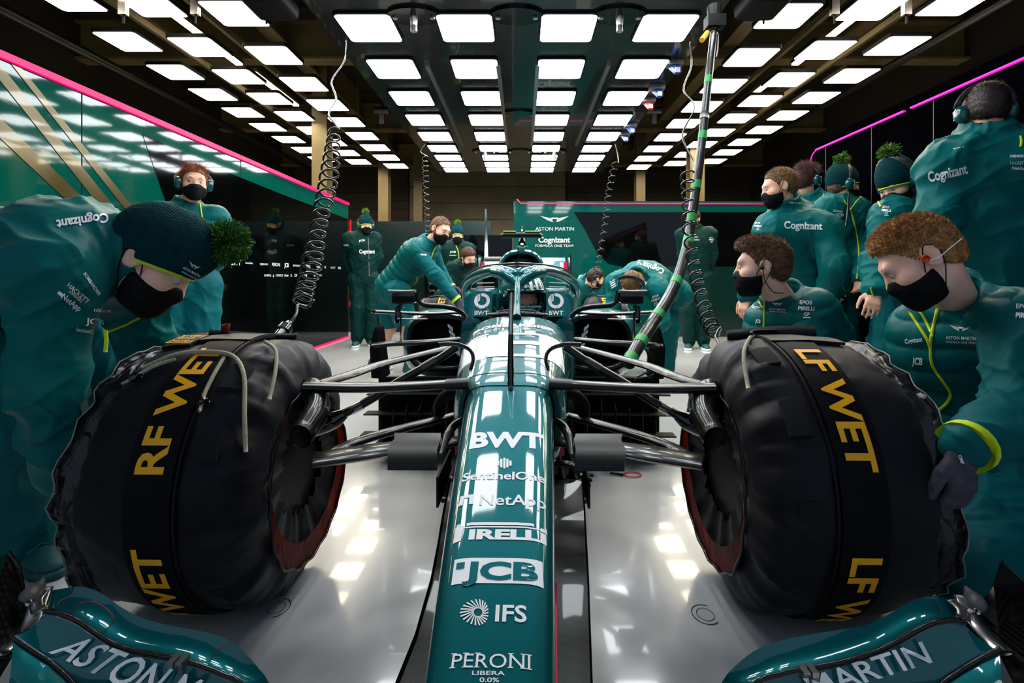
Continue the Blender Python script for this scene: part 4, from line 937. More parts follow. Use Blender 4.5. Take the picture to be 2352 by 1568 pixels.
            v, f = tube([P(-.09, .39, D(100)), P(-.08, .405, D(96)), P(-.05, .412, D(92))], [.006, .012, .004], 8, flat=(.4, 1)); add('red_flag', v, f, M_RED, B)
        # stiff closing flap standing up along the top
        row = []
        for i, xl in enumerate(np.linspace(-.12, .12, 24)):
            hgt = .028 + .012 * math.sin(9 * xl + side * 2) ; a = D(98 + 5 * math.sin(11 * xl))
            row.append([P(xl, .368, a), P(xl, .368 + hgt, a + .015), P(xl, .366 + hgt, a + .03), P(xl, .366, a + .02)])
        v, f = loft(row); add('closing_flap', v, f, M_NYLON, B)
    return B
blanket('black tyre warmer on the front wheel at left, lettered RF WET', *FRONT[0], -1, 'RF WET')
blanket('black tyre warmer on the front wheel at right, lettered LF WET', *FRONT[1], 1, 'LF WET')
blanket('black tyre warmer on the rear wheel at left, lettered RR WET', *REAR[0], -1, 'RR WET', False)
blanket('black tyre warmer on the rear wheel at right, lettered LR WET', *REAR[1], 1, 'LR WET', False)

# ------------------------------------------------------------------ hoses and coiled leads from the ceiling
M_COIL = mat('black_coil_cable', (.01, .01, .01), .22, 0, .4, noise=(30, .1))
def coil_cable(label, path, radii, turns, r=.006, lead_in=None, lead_out=None, plug=None):
    """path: world points of the coil's axis; radii: coil radius along it"""
    P = spline(path, 12); n = turns * 18; out = []
    L_ = np.linspace(0, len(P) - 1.001, n)
    for i, t in enumerate(L_):
        k = int(t); p = P[k].lerp(P[k + 1], t - k); d = (P[k + 1] - P[k]).normalized()
        u = d.cross(Vector((0, 1, 0))).normalized(); w = d.cross(u).normalized()
        R = float(np.interp(i / n, np.linspace(0, 1, len(radii)), radii)); a = 2 * PI * i / 18
        out.append(p + u * (math.cos(a) * R) + w * (math.sin(a) * R))
    pts = (spline(lead_in + [out[0]], 8)[:-1] if lead_in else []) + out + (spline([out[-1]] + lead_out, 8)[1:] if lead_out else [])
    v, f = tube(pts, r, 7)
    root = thing('coiled_cable', label, 'cable')
    add('cable', v, f, M_COIL, root)
    if plug:
        a, b = plug; mb = MB().tube([a, a.lerp(b, .25), a.lerp(b, .3), a.lerp(b, .6), a.lerp(b, .65), b], [.012, .018, .024, .024, .018, .016], 12)
        mb.build('plug', M_GLOSSBLACK, root, True, sharp=40)
    return root
coil_cable('long black coiled cable hanging down to the tyre warmer at left',
    [at(768, 300, 2.6), at(762, 360, 2.4), at(752, 430, 2.25), at(736, 500, 2.1), at(722, 580, 1.95), at(705, 650, 1.85), at(693, 696, 1.8)], [.025, .035, .04, .035, .03, .038, .03, .03], 19, .0052,
    [at(795, 92, 3.2), at(790, 140, 3.1), at(762, 185, 3.0), at(772, 225, 2.9), at(755, 262, 2.8), at(775, 290, 2.7)], [at(720, 690, 1.8), at(705, 705, 1.78), at(685, 700, 1.76), at(680, 722, 1.72), at(664, 745, 1.68)], (at(664, 742, 1.68), at(636, 776, 1.60)))
coil_cable('black coiled cable falling behind the right front wheel, beside the taped hose',
    [at(1578, 395, 2.7), at(1580, 450, 2.65), at(1582, 520, 2.6), at(1592, 600, 2.5), at(1605, 660, 2.4), at(1625, 730, 2.2), at(1640, 765, 2.1)], [.035, .03, .03, .03, .03, .035, .025], 16, .0052,
    [at(1585, 95, 3.3), at(1588, 150, 3.2), at(1570, 205, 3.1), at(1595, 245, 3.0), at(1568, 310, 2.9), at(1592, 370, 2.8)], [at(1655, 752, 2.0), at(1644, 772, 1.95), at(1652, 790, 1.9)])
coil_cable('thin coiled cable over the bending mechanic at left of the cockpit',
    [at(976, 360, 5.6), at(978, 420, 5.5), at(980, 500, 5.4), at(983, 560, 5.3), at(988, 620, 5.2), at(993, 700, 5.0)], [.03, .03, .028, .028, .032, .034], 26, .005, [at(978, 330, 5.7), at(966, 348, 5.65)])
coil_cable('thin coiled cable in front of the rear green panel, right of the car',
    [at(1414, 372, 5.6), at(1398, 440, 5.5), at(1390, 510, 5.4), at(1376, 590, 5.2), at(1368, 640, 5.1), at(1358, 700, 5.0)], [.035, .032, .032, .03, .034, .034], 22, .005, [at(1413, 330, 5.7), at(1418, 350, 5.65)])
# big taped umbilical hose
hp = [at(1640, 72, 3.05), at(1632, 140, 3.0), at(1622, 230, 2.95), at(1613, 320, 2.9), at(1603, 400, 2.85), at(1592, 480, 2.8), at(1582, 545, 2.75), at(1563, 620, 2.6), at(1535, 685, 2.45), at(1500, 740, 2.3), at(1468, 790, 2.15), at(1442, 835, 2.05)]
HS = spline(hp, 10)
hose = thing('umbilical_hose', 'thick black hose with green tape bands running from the gantry to the car', 'hose')
v, f = tube(HS, [.021, .024, .027, .029, .029], 14); add('hose', v, f, mat('wrapped_hose', (.012, .012, .012), .3, 0, .3, noise=(20, .3), bump=('noise', 14, .3, .01)), hose)
M_GTAPE = mat('green_tape', lin(30, 150, 70), .45, noise=(40, .08))
for px, py in ((1622, 187), (1614, 313), (1597, 424), (1587, 500), (1577, 555), (1552, 650), (1515, 724), (1478, 785), (1447, 830)):
    k = min(range(2, len(HS) - 2), key=lambda i: abs(HS[i].z - (CAM_H - (py - CY) / F_PX * HS[i].y)))
    rr = float(np.interp(k / len(HS), np.linspace(0, 1, 5), [.021, .024, .027, .029, .029])) + .0012
    d = (HS[k + 1] - HS[k - 1]).normalized(); v, f = tube([HS[k] - d * .024, HS[k] + d * .024], rr, 14); add('tape_band', v, f, M_GTAPE, hose, sharp=40)
k = 24; d = (HS[k + 1] - HS[k]).normalized(); v, f = tube([HS[k] - d * .02, HS[k] + d * .02], .027, 14); add('clear_tie', v, f, M_GREY, hose)
MB().tube([HS[0] + Vector((0, 0, .0)), HS[0] + Vector((.01, .02, .16))], [.03, .045], 12).box(tuple(HS[0] + Vector((-.05, -.04, .02))), tuple(HS[0] + Vector((.06, .04, .09)))).build('hose_head', M_BLACK, hose)
MB().tube([at(1625, 75, 3.05), at(1612, 92, 3.0)], .016, 10).build('yellow_fitting', M_YELLOW, hose)
v, f = tube(spline([HS[2] + Vector((.03, 0, .02)), HS[6] + Vector((.035, 0, 0)), HS[9] + Vector((.028, -.01, 0))], 5), .004, 6); add('clear_tie', v, f, M_GREY, hose)
for (a, b, c) in (((1470, 835), (1500, 860), (1455, 872)), ((1482, 800), (1500, 842), (1465, 866))):
    v, f = tube(spline([at(a[0], a[1], 2.1), at(b[0], b[1], 2.1), at(c[0], c[1], 2.0)], 6), .004, 6); add('side_cable', v, f, M_BLACK, hose)
# floor marks: ring stickers and a red tether loop
for (px, py, lab) in ((635, 1396, 'thin black ring mark on the floor in front of the left tyre'), (1620, 1411, 'thin black ring mark on the floor in front of the right tyre')):
    Y = F_PX * CAM_H / (py - CY); c = at(px, py, Y); s = -1 if px < 1000 else 1
    mb = MB(); 
    def arc(r, a0, a1, w, ox): 
        A = np.linspace(math.radians(a0), math.radians(a1), 24)
        for a, b in zip(A[:-1], A[1:]): mb.put([c + Vector((ox + math.cos(t) * q, math.sin(t) * q * 1.15, .0012 - c.z)) for t, q in ((a, r), (b, r), (b, r + w), (a, r + w))], [(0, 1, 2, 3)])
    arc(.022, 0, 360, .0015, s * .0); arc(.034, (-80 if s < 0 else 60), (90 if s < 0 else 310), .0022, 0)
    tag(mb.build('floor_mark', M_BLACK), lab, 'floor mark')
t = thing('tether_loop', 'red wire loop with black clip lying on the floor under the right suspension', 'tether')
Yt = F_PX * CAM_H / (1092 - CY); c = at(1452, 1092, Yt)
v, f = tube([c + Vector((math.cos(a) * .04, math.sin(a) * .03, .006 - c.z)) for a in np.linspace(0, 2 * PI, 24, endpoint=False)], .0028, 6, closed=True); add('loop', v, f, M_RED, t)
v, f = tube([Vector((c.x - .045, c.y - .01, .008)), Vector((c.x - .10, c.y + .01, .009))], [.006, .005], 8); add('clip', v, f, M_BLACK, t)
# ------------------------------------------------------------------ organic surfaces: smooth-blended tapered shapes turned into one mesh
class Field:
    def __init__(s, lo, hi, h):
        s.h = h; s.o = np.array(lo, float) - 2 * h; n = np.ceil((np.array(hi) - s.o) / h).astype(int) + 3
        s.n = n; s.D = np.full(n, 9.0, np.float32)
    def _go(s, lo, hi, fn, k, op):
        pad = k + 2.5 * s.h
        a = np.maximum(np.floor((np.array(lo) - pad - s.o) / s.h).astype(int), 0); b = np.minimum(np.ceil((np.array(hi) + pad - s.o) / s.h).astype(int) + 1, s.n)
        if (b <= a).any(): return
        ax = [(s.o[i] + np.arange(a[i], b[i]) * s.h).astype(np.float32) for i in range(3)]
        x, y, z = ax[0][:, None, None], ax[1][None, :, None], ax[2][None, None, :]
        d = fn(x, y, z).astype(np.float32); sl = tuple(slice(a[i], b[i]) for i in range(3)); B = s.D[sl]
        if op == 'sub':
            d = -d; hh = np.maximum(k - np.abs(d - B), 0) / max(k, 1e-6); s.D[sl] = np.maximum(d, B) + hh * hh * k * .25
        else:
            hh = np.maximum(k - np.abs(d - B), 0) / max(k, 1e-6); s.D[sl] = np.minimum(d, B) - hh * hh * k * .25
    def cap(s, a, b, ra, rb=None, k=.02, flat=None, op='add'):
        rb = ra if rb is None else rb; a = np.array(a, float); b = np.array(b, float); R = max(ra, rb)
        lo = np.minimum(a, b) - R; hi = np.maximum(a, b) + R; ba = b - a; L2 = max(float(ba @ ba), 1e-9)
        if flat is not None: ax, f = np.array(flat[0], float), flat[1]; ax = ax / np.linalg.norm(ax)
        def fn(x, y, z):
            px, py, pz = x - a[0], y - a[1], z - a[2]
            t = np.clip((px * ba[0] + py * ba[1] + pz * ba[2]) / L2, 0, 1)
            qx, qy, qz = px - t * ba[0], py - t * ba[1], pz - t * ba[2]; r = ra + (rb - ra) * t
            if flat is None: return np.sqrt(qx * qx + qy * qy + qz * qz) - r
            c = qx * ax[0] + qy * ax[1] + qz * ax[2]; e = c / f - c
            qx, qy, qz = qx + e * ax[0], qy + e * ax[1], qz + e * ax[2]
            return (np.sqrt(qx * qx + qy * qy + qz * qz) - r) * (f if f < 1 else 1)
        s._go(lo, hi, fn, k, op); return s
    def ell(s, c, r, R=None, k=.02, op='add'):
        c = np.array(c, float); r = np.array(r, float); A = np.eye(3) if R is None else np.array(R, float)   # rows: local axes
        ext = np.sqrt(((A * r[:, None]) ** 2).sum(0))
        def fn(x, y, z):
            px, py, pz = x - c[0], y - c[1], z - c[2]
            u = [(px * A[i, 0] + py * A[i, 1] + pz * A[i, 2]) for i in range(3)]
            k0 = np.sqrt(sum((u[i] / r[i]) ** 2 for i in range(3))); k1 = np.sqrt(sum((u[i] / r[i] ** 2) ** 2 for i in range(3)))
            return k0 * (k0 - 1) / np.maximum(k1, 1e-6)
        s._go(c - ext, c + ext, fn, k, op); return s
    def grid(s):
        ax = [(s.o[i] + np.arange(s.n[i]) * s.h).astype(np.float32) for i in range(3)]
        return ax[0][:, None, None], ax[1][None, :, None], ax[2][None, None, :]
    def cut(s, p, n):
        """remove what lies beyond plane point p along n"""
        x, y, z = s.grid(); n = np.array(n, float); n = n / np.linalg.norm(n)
        s.D = np.maximum(s.D, (x - p[0]) * n[0] + (y - p[1]) * n[1] + (z - p[2]) * n[2]).astype(np.float32); return s
    def cutnear(s, p, n, R):
        x, y, z = s.grid(); n = unit(n); d = (x - p[0]) * n[0] + (y - p[1]) * n[1] + (z - p[2]) * n[2]
        r2 = (x - p[0]) ** 2 + (y - p[1]) ** 2 + (z - p[2]) ** 2
        s.D = np.where(r2 < R * R, np.maximum(s.D, d), s.D).astype(np.float32); return s
    def cutfn(s, fn):
        x, y, z = s.grid(); s.D = np.maximum(s.D, fn(x, y, z)).astype(np.float32); return s
    def mesh(s):
        D = s.D; S = D < 0; nx, ny, nz = D.shape
        cnt = np.zeros((nx - 1, ny - 1, nz - 1), np.uint8)
        cr = [(i, j, k) for i in (0, 1) for j in (0, 1) for k in (0, 1)]
        for i, j, k in cr: cnt += S[i:nx - 1 + i, j:ny - 1 + j, k:nz - 1 + k]
        mix = (cnt > 0) & (cnt < 8); I = np.argwhere(mix); n = len(I)
        idx = np.full(mix.shape, -1, np.int32); idx[mix] = np.arange(n)
        V = {c: D[I[:, 0] + c[0], I[:, 1] + c[1], I[:, 2] + c[2]] for c in cr}
        P = np.zeros((n, 3)); C = np.zeros(n)
        for a in cr:
            for ax in range(3):
                if a[ax]: continue
                b = list(a); b[ax] = 1; b = tuple(b); m = (V[a] < 0) != (V[b] < 0)
                t = V[a][m] / (V[a][m] - V[b][m]); q = np.tile(np.array(a, float), (m.sum(), 1)); q[:, ax] = t
                P[m] += q; C[m] += 1
        P = (P / np.maximum(C, 1)[:, None] + I) * s.h + s.o
        Fs = []
        for ax in range(3):
            sl0 = [slice(1, -1)] * 3; sl0[ax] = slice(0, -1); sl1 = [slice(1, -1)] * 3; sl1[ax] = slice(1, None)
            s0, s1 = S[tuple(sl0)], S[tuple(sl1)]; E = np.argwhere(s0 != s1); E_in = s0[tuple(E.T)]
            off = np.ones(3, int); off[ax] = 0; E = E + off
            b, c = [(1, 2), (2, 0), (0, 1)][ax]
            def g(db, dc): e = E.copy(); e[:, b] -= db; e[:, c] -= dc; return idx[tuple(e.T)]
            q = np.stack([g(1, 1), g(0, 1), g(0, 0), g(1, 0)], 1); q[~E_in] = q[~E_in][:, ::-1]; Fs.append(q)
        Fq = np.concatenate(Fs); Fq = Fq[(Fq >= 0).all(1)]
        return P, Fq
def folds(P, seed, amp, sc=9.0, axis=None):
    """cloth creases: narrow warped ridges in patches, as an offset along the normal"""
    r = np.random.RandomState(seed); out = np.zeros(len(P))
    for i in range(7):
        d = r.normal(size=3); d /= np.linalg.norm(d); k = sc * (.6 + .22 * i)
        w = r.normal(size=3); w /= np.linalg.norm(w); w2 = r.normal(size=3); w2 /= np.linalg.norm(w2)
        ph = P @ d * k + 1.5 * np.sin(P @ w * k * .55 + r.rand() * 6) + .8 * np.sin(P @ w2 * k * .9 + r.rand() * 6) + r.rand() * 6
        env = np.clip(.4 + 1.1 * np.sin(P @ r.normal(size=3) * sc * .22 + r.rand() * 6) * np.sin(P @ r.normal(size=3) * sc * .25 + r.rand() * 6), 0, 1)
        out += ((1 - np.abs(np.sin(ph * .5))) ** 2.0 - .25) * env / (1 + .22 * i)
    return out * amp
def vnormals(P, Fq):
    a = P[Fq[:, 2]] - P[Fq[:, 0]]; b = P[Fq[:, 3]] - P[Fq[:, 1]]; n = np.cross(a, b); N = np.zeros_like(P)
    for k in range(4): np.add.at(N, Fq[:, k], n)
    return N / np.maximum(np.linalg.norm(N, axis=1), 1e-9)[:, None]
def relax(P, Fq, it=1, lam=.5):
    for _ in range(it):
        Sx = np.zeros_like(P); C = np.zeros(len(P))
        for k in range(4):
            np.add.at(Sx, Fq[:, k], P[Fq[:, (k + 1) % 4]] + P[Fq[:, k - 1]]); np.add.at(C, Fq[:, k], 2)
        P = P + lam * (Sx / np.maximum(C, 1)[:, None] - P)
    return P
def emit(name, fld, m, root, fold=None, disp=None, it=1, mats=None, fmfn=None):
    P, Fq = fld.mesh()
    P = relax(P, Fq, it)
    if fold or disp:
        N = vnormals(P, Fq); d = np.zeros(len(P))
        if fold: d += folds(P, fold[0], fold[1] * 1.5, fold[2] * 1.35)
        if disp: d += disp(P, N)
        P = P + N * d[:, None]
    fm = fmfn(P[Fq].mean(1)) if fmfn else None
    o = add(name, P - np.array(root.location), Fq, m, root, True, mats, fm)
    return o

# ------------------------------------------------------------------ people
M_SKIN = mat('skin', lin(228, 172, 145), .45, noise=(14, .07), bump=('noise', 350, .06, .0006), sub=.08)
M_SKINP = mat('pale_skin', lin(240, 188, 166), .45, noise=(14, .08), bump=('noise', 350, .06, .0006), sub=.08)
M_JACKET = mat('green_shell_jacket', (.001, .118, .118), .5, spec=.12, noise=(5, .06), bump=[('fold', 3.2, .30, .05, (1, 1, 1)), ('noise', 14, .18, .02), ('noise', 900, .06, .0004)], sheen=.0)
M_VEST = mat('green_padded_vest', (.001, .100, .102), .42, spec=.12, noise=(6, .07), bump=[('fold', 7, .22, .02), ('noise', 22, .16, .01)], sheen=.0)
M_SLEEVE = mat('green_jersey', (.001, .092, .102), .7, spec=.12, noise=(8, .06), bump=[('fold', 4, .25, .03), ('noise', 800, .1, .0004)], sheen=.0)
M_TROUS = mat('green_trousers', (.001, .095, .11), .6, spec=.12, noise=(6, .07), bump=[('fold', 4, .35, .04, (1, 1, .6)), ('noise', 700, .08, .0004)])
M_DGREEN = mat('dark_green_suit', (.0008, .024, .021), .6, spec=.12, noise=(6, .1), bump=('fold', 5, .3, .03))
M_KNIT = mat('dark_green_knit', (.001, .038, .045), .85, spec=.12, noise=(60, .15), bump=[('DIAGONAL', 55, .6, .004), ('Z', 70, .5, .003)])
M_MASK = mat('black_mask', (.006, .006, .007), .65, spec=.12, noise=(40, .2), bump=[('Z', 14, .15, .004), ('noise', 25, .25, .006)])
M_GLOVE = mat('grey_glove', (.065, .060, .080), .75, spec=.12, noise=(60, .2), bump=('noise', 90, .2, .001))
M_SHOE = mat('green_shoe', (.004, .07, .075), .55, noise=(60, .2), bump=('noise', 200, .3, .001))
M_EYE = mat('eye_white', (.5, .47, .45), .2, noise=(30, .03)); M_IRIS = mat('iris', (.03, .02, .012), .15, noise=(200, .3))
M_BAND = mat('headset_band', (.01, .01, .011), .4, noise=(40, .2)); M_CUP = mat('headset_cup', (.002, .07, .075), .2, 0, .6, noise=(20, .1))
def hairmat(name, c, d): return mat('hair_' + name, c, .5, noise=(60, 0, d), bump=('noise', 160, .5, .002))
HAIR = {'ginger': hairmat('ginger', lin(150, 72, 28), lin(95, 40, 12)), 'brown': hairmat('brown', lin(120, 84, 52), lin(66, 44, 27)), 'fair': hairmat('fair', lin(185, 125, 62), lin(120, 80, 42)),
        'sandy': hairmat('sandy', lin(125, 88, 48), lin(75, 50, 26)), 'auburn': hairmat('auburn', lin(85, 36, 18), lin(40, 15, 8)), 'dark': hairmat('dark', lin(45, 25, 18), lin(22, 13, 10))}
A3 = lambda v: np.array(v, float)
def unit(v): v = A3(v); return v / np.linalg.norm(v)
def fill(J):
    """complete a pose: world joints, person's own r / l sides"""
    J = {k: A3(v) for k, v in J.items()}
    fw = unit(J['fw']); up = unit(J['nb'] - J['pel']); rt = unit(np.cross(fw, up)); J['rt'] = rt; J['up'] = up
    J['fw'] = np.cross(up, rt)
    hr = J.get('hiprt', rt); hr = unit(hr)
    for s, c in ((1, 'r'), (-1, 'l')):
        J.setdefault('sh' + c, J['nb'] + rt * s * .18 - up * .055)
        J.setdefault('hi' + c, J['pel'] + hr * s * .09 - A3((0, 0, .03)))
        J.setdefault('el' + c, J['sh' + c] + rt * s * .07 + A3((0, 0, -.28)) - J['fw'] * .03)
        J.setdefault('wr' + c, J['el' + c] + A3((0, 0, -.24)) + J['fw'] * .06 - rt * s * .02)
        J.setdefault('hd' + c, unit(J['wr' + c] - J['el' + c]))
        J.setdefault('kn' + c, A3((J['hi' + c][0], J['hi' + c][1], .50)) + J['fw'] * A3((1, 1, 0)) * .04)
        J.setdefault('an' + c, A3((J['kn' + c][0], J['kn' + c][1], .09)) - J['fw'] * A3((1, 1, 0)) * .05)
        tf = J.get('toe' + c, J['fw'] * A3((1, 1, 0)) + rt * s * .15 * A3((1, 1, 0)))
        tf = tf * A3((1, 1, 0)) if np.linalg.norm(tf[:2]) > .05 else A3((0, -1, 0)); J['toe' + c] = unit(tf)
    F = unit(J['F']); U = A3(J.get('U', (0, 0, 1))); U = unit(U - F * (U @ F)); J['F'], J['U'] = F, U
    return J
def headfn(J, s=1.0):
    X = np.cross(J['F'], J['U']); M = np.stack([X, J['F'], J['U']], 0); c = J['head']
    return (lambda p: c + (A3(p) * s) @ M), M
def head_prims(f, J, s=1.0, detail=True):
    T, M = headfn(J, s)
    E = lambda c, r, k=.02, op='add': f.ell(T(c), A3(r) * s, M, k, op)
    Cp = lambda a, b, ra, rb=None, k=.015, op='add': f.cap(T(a), T(b), ra * s, (rb or ra) * s, k, None, op)
    E((0, -.015, .035), (.077, .098, .086)); E((0, .028, -.02), (.062, .068, .088)); E((0, .040, -.072), (.050, .050, .042), .03); Cp((0, .07, -.098), (0, .074, -.094), .022, k=.03)
    if detail:
        Cp((-.034, .082, .026), (.034, .082, .026), .014, k=.02)
        Cp((0, .090, .012), (0, .109, -.028), .0085, .0115, k=.012); Cp((-.012, .096, -.034), (.012, .096, -.034), .009, k=.010)
        Cp((-.022, .086, -.066), (.022, .086, -.066), .008, k=.012)
        for x in (-1, 1):
            Cp((x * .030, .110, .004), (x * .038, .106, .004), .013, k=.012, op='sub')
            E((x * .042, .055, -.028), (.028, .032, .026), .025)
            Cp((x * .020, .0895, .0145), (x * .043, .0815, .0135), .0050, k=.004); Cp((x * .022, .0885, -.0095), (x * .042, .081, -.0085), .0045, k=.004)
            E((x * .080, -.012, -.004), (.010, .024, .033), .008); E((x * .089, -.004, .0), (.008, .013, .021), .005, 'sub')
    else:
        Cp((0, .09, .012), (0, .112, -.03), .009, .013)
        for x in (-1, 1): E((x * .080, -.012, -.004), (.010, .022, .031), .008)
def hand_prims(f, wr, d, nrm, side, curl=.5, g=0.0, s=1.0, spread=1.0):
    """palm, four unequal bent fingers, thumb from the side of the palm; nrm = back-of-hand direction"""
    d = unit(d); nrm = A3(nrm); nrm = unit(nrm - d * (nrm @ d)); lat = np.cross(d, nrm) * side
    f.cap(wr, wr + d * .03, .027 + g, .030 + g, .012, (nrm, .72))
    for t in (-.026, -.009, .009, .026): f.cap(wr + d * .028 + lat * t * .6, wr + d * .088 * s + lat * t * spread, .016 + g, .0135 + g, .010, (nrm, .85))
    for i, (t, L) in enumerate(((-.030, .062), (-.010, .078), (.010, .083), (.030, .074))):
        p = wr + d * (.092 if i else .084) * s + lat * t * spread; a = curl * .7 + .06 * i; r = (.0088 if i else .0078) + g
        dd = d + lat * t * 1.2 * spread
        for k, q in enumerate((.45, .32, .25)):
            dirn = unit(unit(dd) * math.cos(a) - nrm * math.sin(a)); e = p + dirn * L * q; f.cap(p, e, r * (1 - .08 * k), r * (.93 - .08 * k), .004); p = e; a += curl * .8
    b = wr + d * .028 + lat * .026; t1 = b + unit(d * .75 + lat * .6 - nrm * .25) * .045; t2 = t1 + unit(d * .95 + lat * .2 - nrm * (.2 + curl * .3)) * .032; t3 = t2 + unit(d - nrm * (.2 + .4 * curl)) * .026
    f.cap(b, t1, .016 + g, .0115 + g, .010); f.cap(t1, t2, .0115 + g, .010 + g, .004); f.cap(t2, t3, .010 + g, .0085 + g, .004)
def torso_prims(f, J, g, lo=0.0, k=.05, fat=1.0):
    fl = (J['fw'], .72 * fat); rt, up, fw = J['rt'], J['up'], J['fw']; pel, nb = J['pel'], J['nb']
    w1 = pel + up * .20 * np.linalg.norm(nb - pel) / .5; ch = nb - up * .17
    for a, b, ra, rb in ((pel - up * lo, w1, .150, .138), (w1, ch, .138, .158)): f.cap(a, b, ra + g, rb + g, k, fl)
    f.cap(ch - rt * .05, nb - up * .12 + rt * .05, .13 + g, .13 + g, k, fl); f.cap(J['shr'] * .72 + nb * .28 - up * .015, J['shl'] * .72 + nb * .28 - up * .015, .066 + g, .066 + g, k)
    f.cap(J['shr'], ch + rt * .10, .06 + g, .07 + g, k); f.cap(J['shl'], ch - rt * .10, .06 + g, .07 + g, k)
def arm_prims(f, J, c, r0, r1, r2, k=.03, stop=1.0):
    e = J['el' + c] + (J['wr' + c] - J['el' + c]) * stop
    f.cap(J['sh' + c], J['el' + c], r0, r1, k); f.cap(J['el' + c], e, r1, r2, k)
def bounds(J, extra=.22):
    P = np.array([J[k] for k in J if k in ('pel', 'nb', 'head') or (len(k) == 3 and k[:2] in ('sh', 'el', 'wr', 'hi', 'kn', 'an'))])
    lo, hi = P.min(0) - extra, P.max(0) + extra; lo[2] = max(lo[2], -.01); return lo, hi
def sub_bounds(J, keys, e):
    P = np.array([J[k] for k in keys]); return P.min(0) - e, P.max(0) + e
def strands(name, root, T, M, pts, nrm, m, length, comb, wid=.0012, jit=.35, seg=2, seed=1, curl=0):
    r = np.random.RandomState(seed); n = len(pts); comb = A3(comb) @ M
    d = nrm * (.55 if not isinstance(length, np.ndarray) else .3) + comb + r.normal(size=(n, 3)) * jit; d /= np.linalg.norm(d, axis=1)[:, None]
    L = length * r.uniform(.6, 1.15, n); side = np.cross(d, r.normal(size=(n, 3))); side /= np.linalg.norm(side, axis=1)[:, None]; oth = np.cross(d, side)
    V = []; Fc = []
    bend = comb * .5 + r.normal(size=(n, 3)) * (.2 + curl)
    for q in range(seg + 1):
        t = q / seg; c = pts - nrm * .002 + d * (L * t)[:, None] + bend * (L * t * t * .6)[:, None]; w = wid * (1 - (.75 if wid < .002 else .35) * t)
        for a in (0, 2.094, 4.189): V.append(c + (side * math.cos(a) + oth * math.sin(a)) * w)
    V = np.stack(V, 1).reshape(-1, 3); per = 3 * (seg + 1); base = np.arange(n)[:, None] * per; fs = []
    for q in range(seg):
        for k in range(3): fs.append(np.concatenate([base + q * 3 + k, base + q * 3 + (k + 1) % 3, base + q * 3 + 3 + (k + 1) % 3, base + q * 3 + 3 + k], 1))
    return V, np.concatenate(fs)
def add_hair(root, J, kind, thick=.016, length=.022, n=3500, comb=(0, .35, .2), line=None, h=.005, s=1.0, seed=1, curl=0, top=None):
    T, M = headfn(J, s); c = J['head']
    lo, hi = c - .16, c + .16
    f = Field(lo, hi, h); f.ell(T((0, -.016, .036)), A3((.078 + thick * .35, .099 + thick * .5, .086 + thick * .8)) * s, M)
    if top: f.ell(T(top[0]), A3(top[1]) * s, M, .03)
    f.ell(T((0, -.045, -.02)), A3((.066, .058 + thick * .4, .06)) * s, M, .03)
    ly, lz = line or ([-.13, -.07, -.03, -.005, .012, .03, .05, .075, .11], [-.070, -.066, -.045, .012, -.02, .03, .058, .076, .080])
    yl, zl = np.array(ly) * s, np.array(lz) * s
    def fn(x, y, z):
        px, py, pz = x - c[0], y - c[1], z - c[2]
        v = px * M[1, 0] + py * M[1, 1] + pz * M[1, 2]; w = px * M[2, 0] + py * M[2, 1] + pz * M[2, 2]
        return np.interp(v, yl, zl) - w + .004 * np.sin(x * 260 + y * 190 + z * 90) + .003 * np.sin(x * 90 - y * 410)
    f.cutfn(fn); P, Fq = f.mesh(); P = relax(P, Fq, 1); N = vnormals(P, Fq)
    r = np.random.RandomState(seed)
    P2 = P + N * (.0025 * np.sin(P @ r.normal(size=3) * 330 + 2 * np.sin(P @ r.normal(size=3) * 140)))[:, None]
    loc = (P - c) @ M.T; ok = np.where((loc[:, 2] > np.interp(loc[:, 1], yl, zl) + .004))[0]
    pick = r.choice(ok, n); lp = loc[pick]; hl = np.interp(lp[:, 1], yl, zl)
    length = length * np.clip((lp[:, 2] - hl) / .045, .3, 1) * (.4 + .6 * np.clip((lp[:, 2] - .03) / .06, 0, 1)) * (1.0 if not top else 1.0)
    V, Fs = strands('h', root, T, M, P[pick] + r.normal(size=(n, 3)) * .002, N[pick], None, length, comb, .0011, .3, 2, seed, curl)
    V = np.concatenate([P2, V]); Fa = np.concatenate([Fq, Fs + len(P2)])
    return add('hair', V - A3(root.location), Fa, HAIR[kind], root)
def add_eyes(root, J, gaze=(0, 1, -.1), s=1.0, brow='brown'):
    T, M = headfn(J, s)
    for x in (-1, 1):
        c = T((x * .032, .0800, .0030)); g = unit(A3(gaze) @ M)
        u = unit(np.cross(g, (.1, .2, 1))); w = np.cross(g, u); vs = [c + g * .0125 * s]; fs = []; fm = []
        NR, NS = 10, 16
        for i in range(1, NR):
            a = PI * .75 * i / NR
            for k in range(NS): b = 2 * PI * k / NS; vs.append(c + .0125 * s * (g * math.cos(a) + (u * math.cos(b) + w * math.sin(b)) * math.sin(a)))
        for k in range(NS): fs.append((0, 1 + k, 1 + (k + 1) % NS)); fm.append(1)
        for i in range(NR - 2):
            for k in range(NS): p, q = 1 + i * NS + k, 1 + i * NS + (k + 1) % NS; fs.append((p, p + NS, q + NS, q)); fm.append(1 if i < 1 else 0)
        add('eye', [v - A3(root.location) for v in vs], fs, None, root, True, [M_EYE, M_IRIS], fm)
        P = [T((x * .016, .0945, .026)), T((x * .032, .0915, .031)), T((x * .048, .077, .026))]
        v, fc = tube(spline(P, 4), [.0028 * s, .0045 * s, .002 * s], 6); add('eyebrow', [A3(p) - A3(root.location) for p in v], fc, HAIR[brow], root)
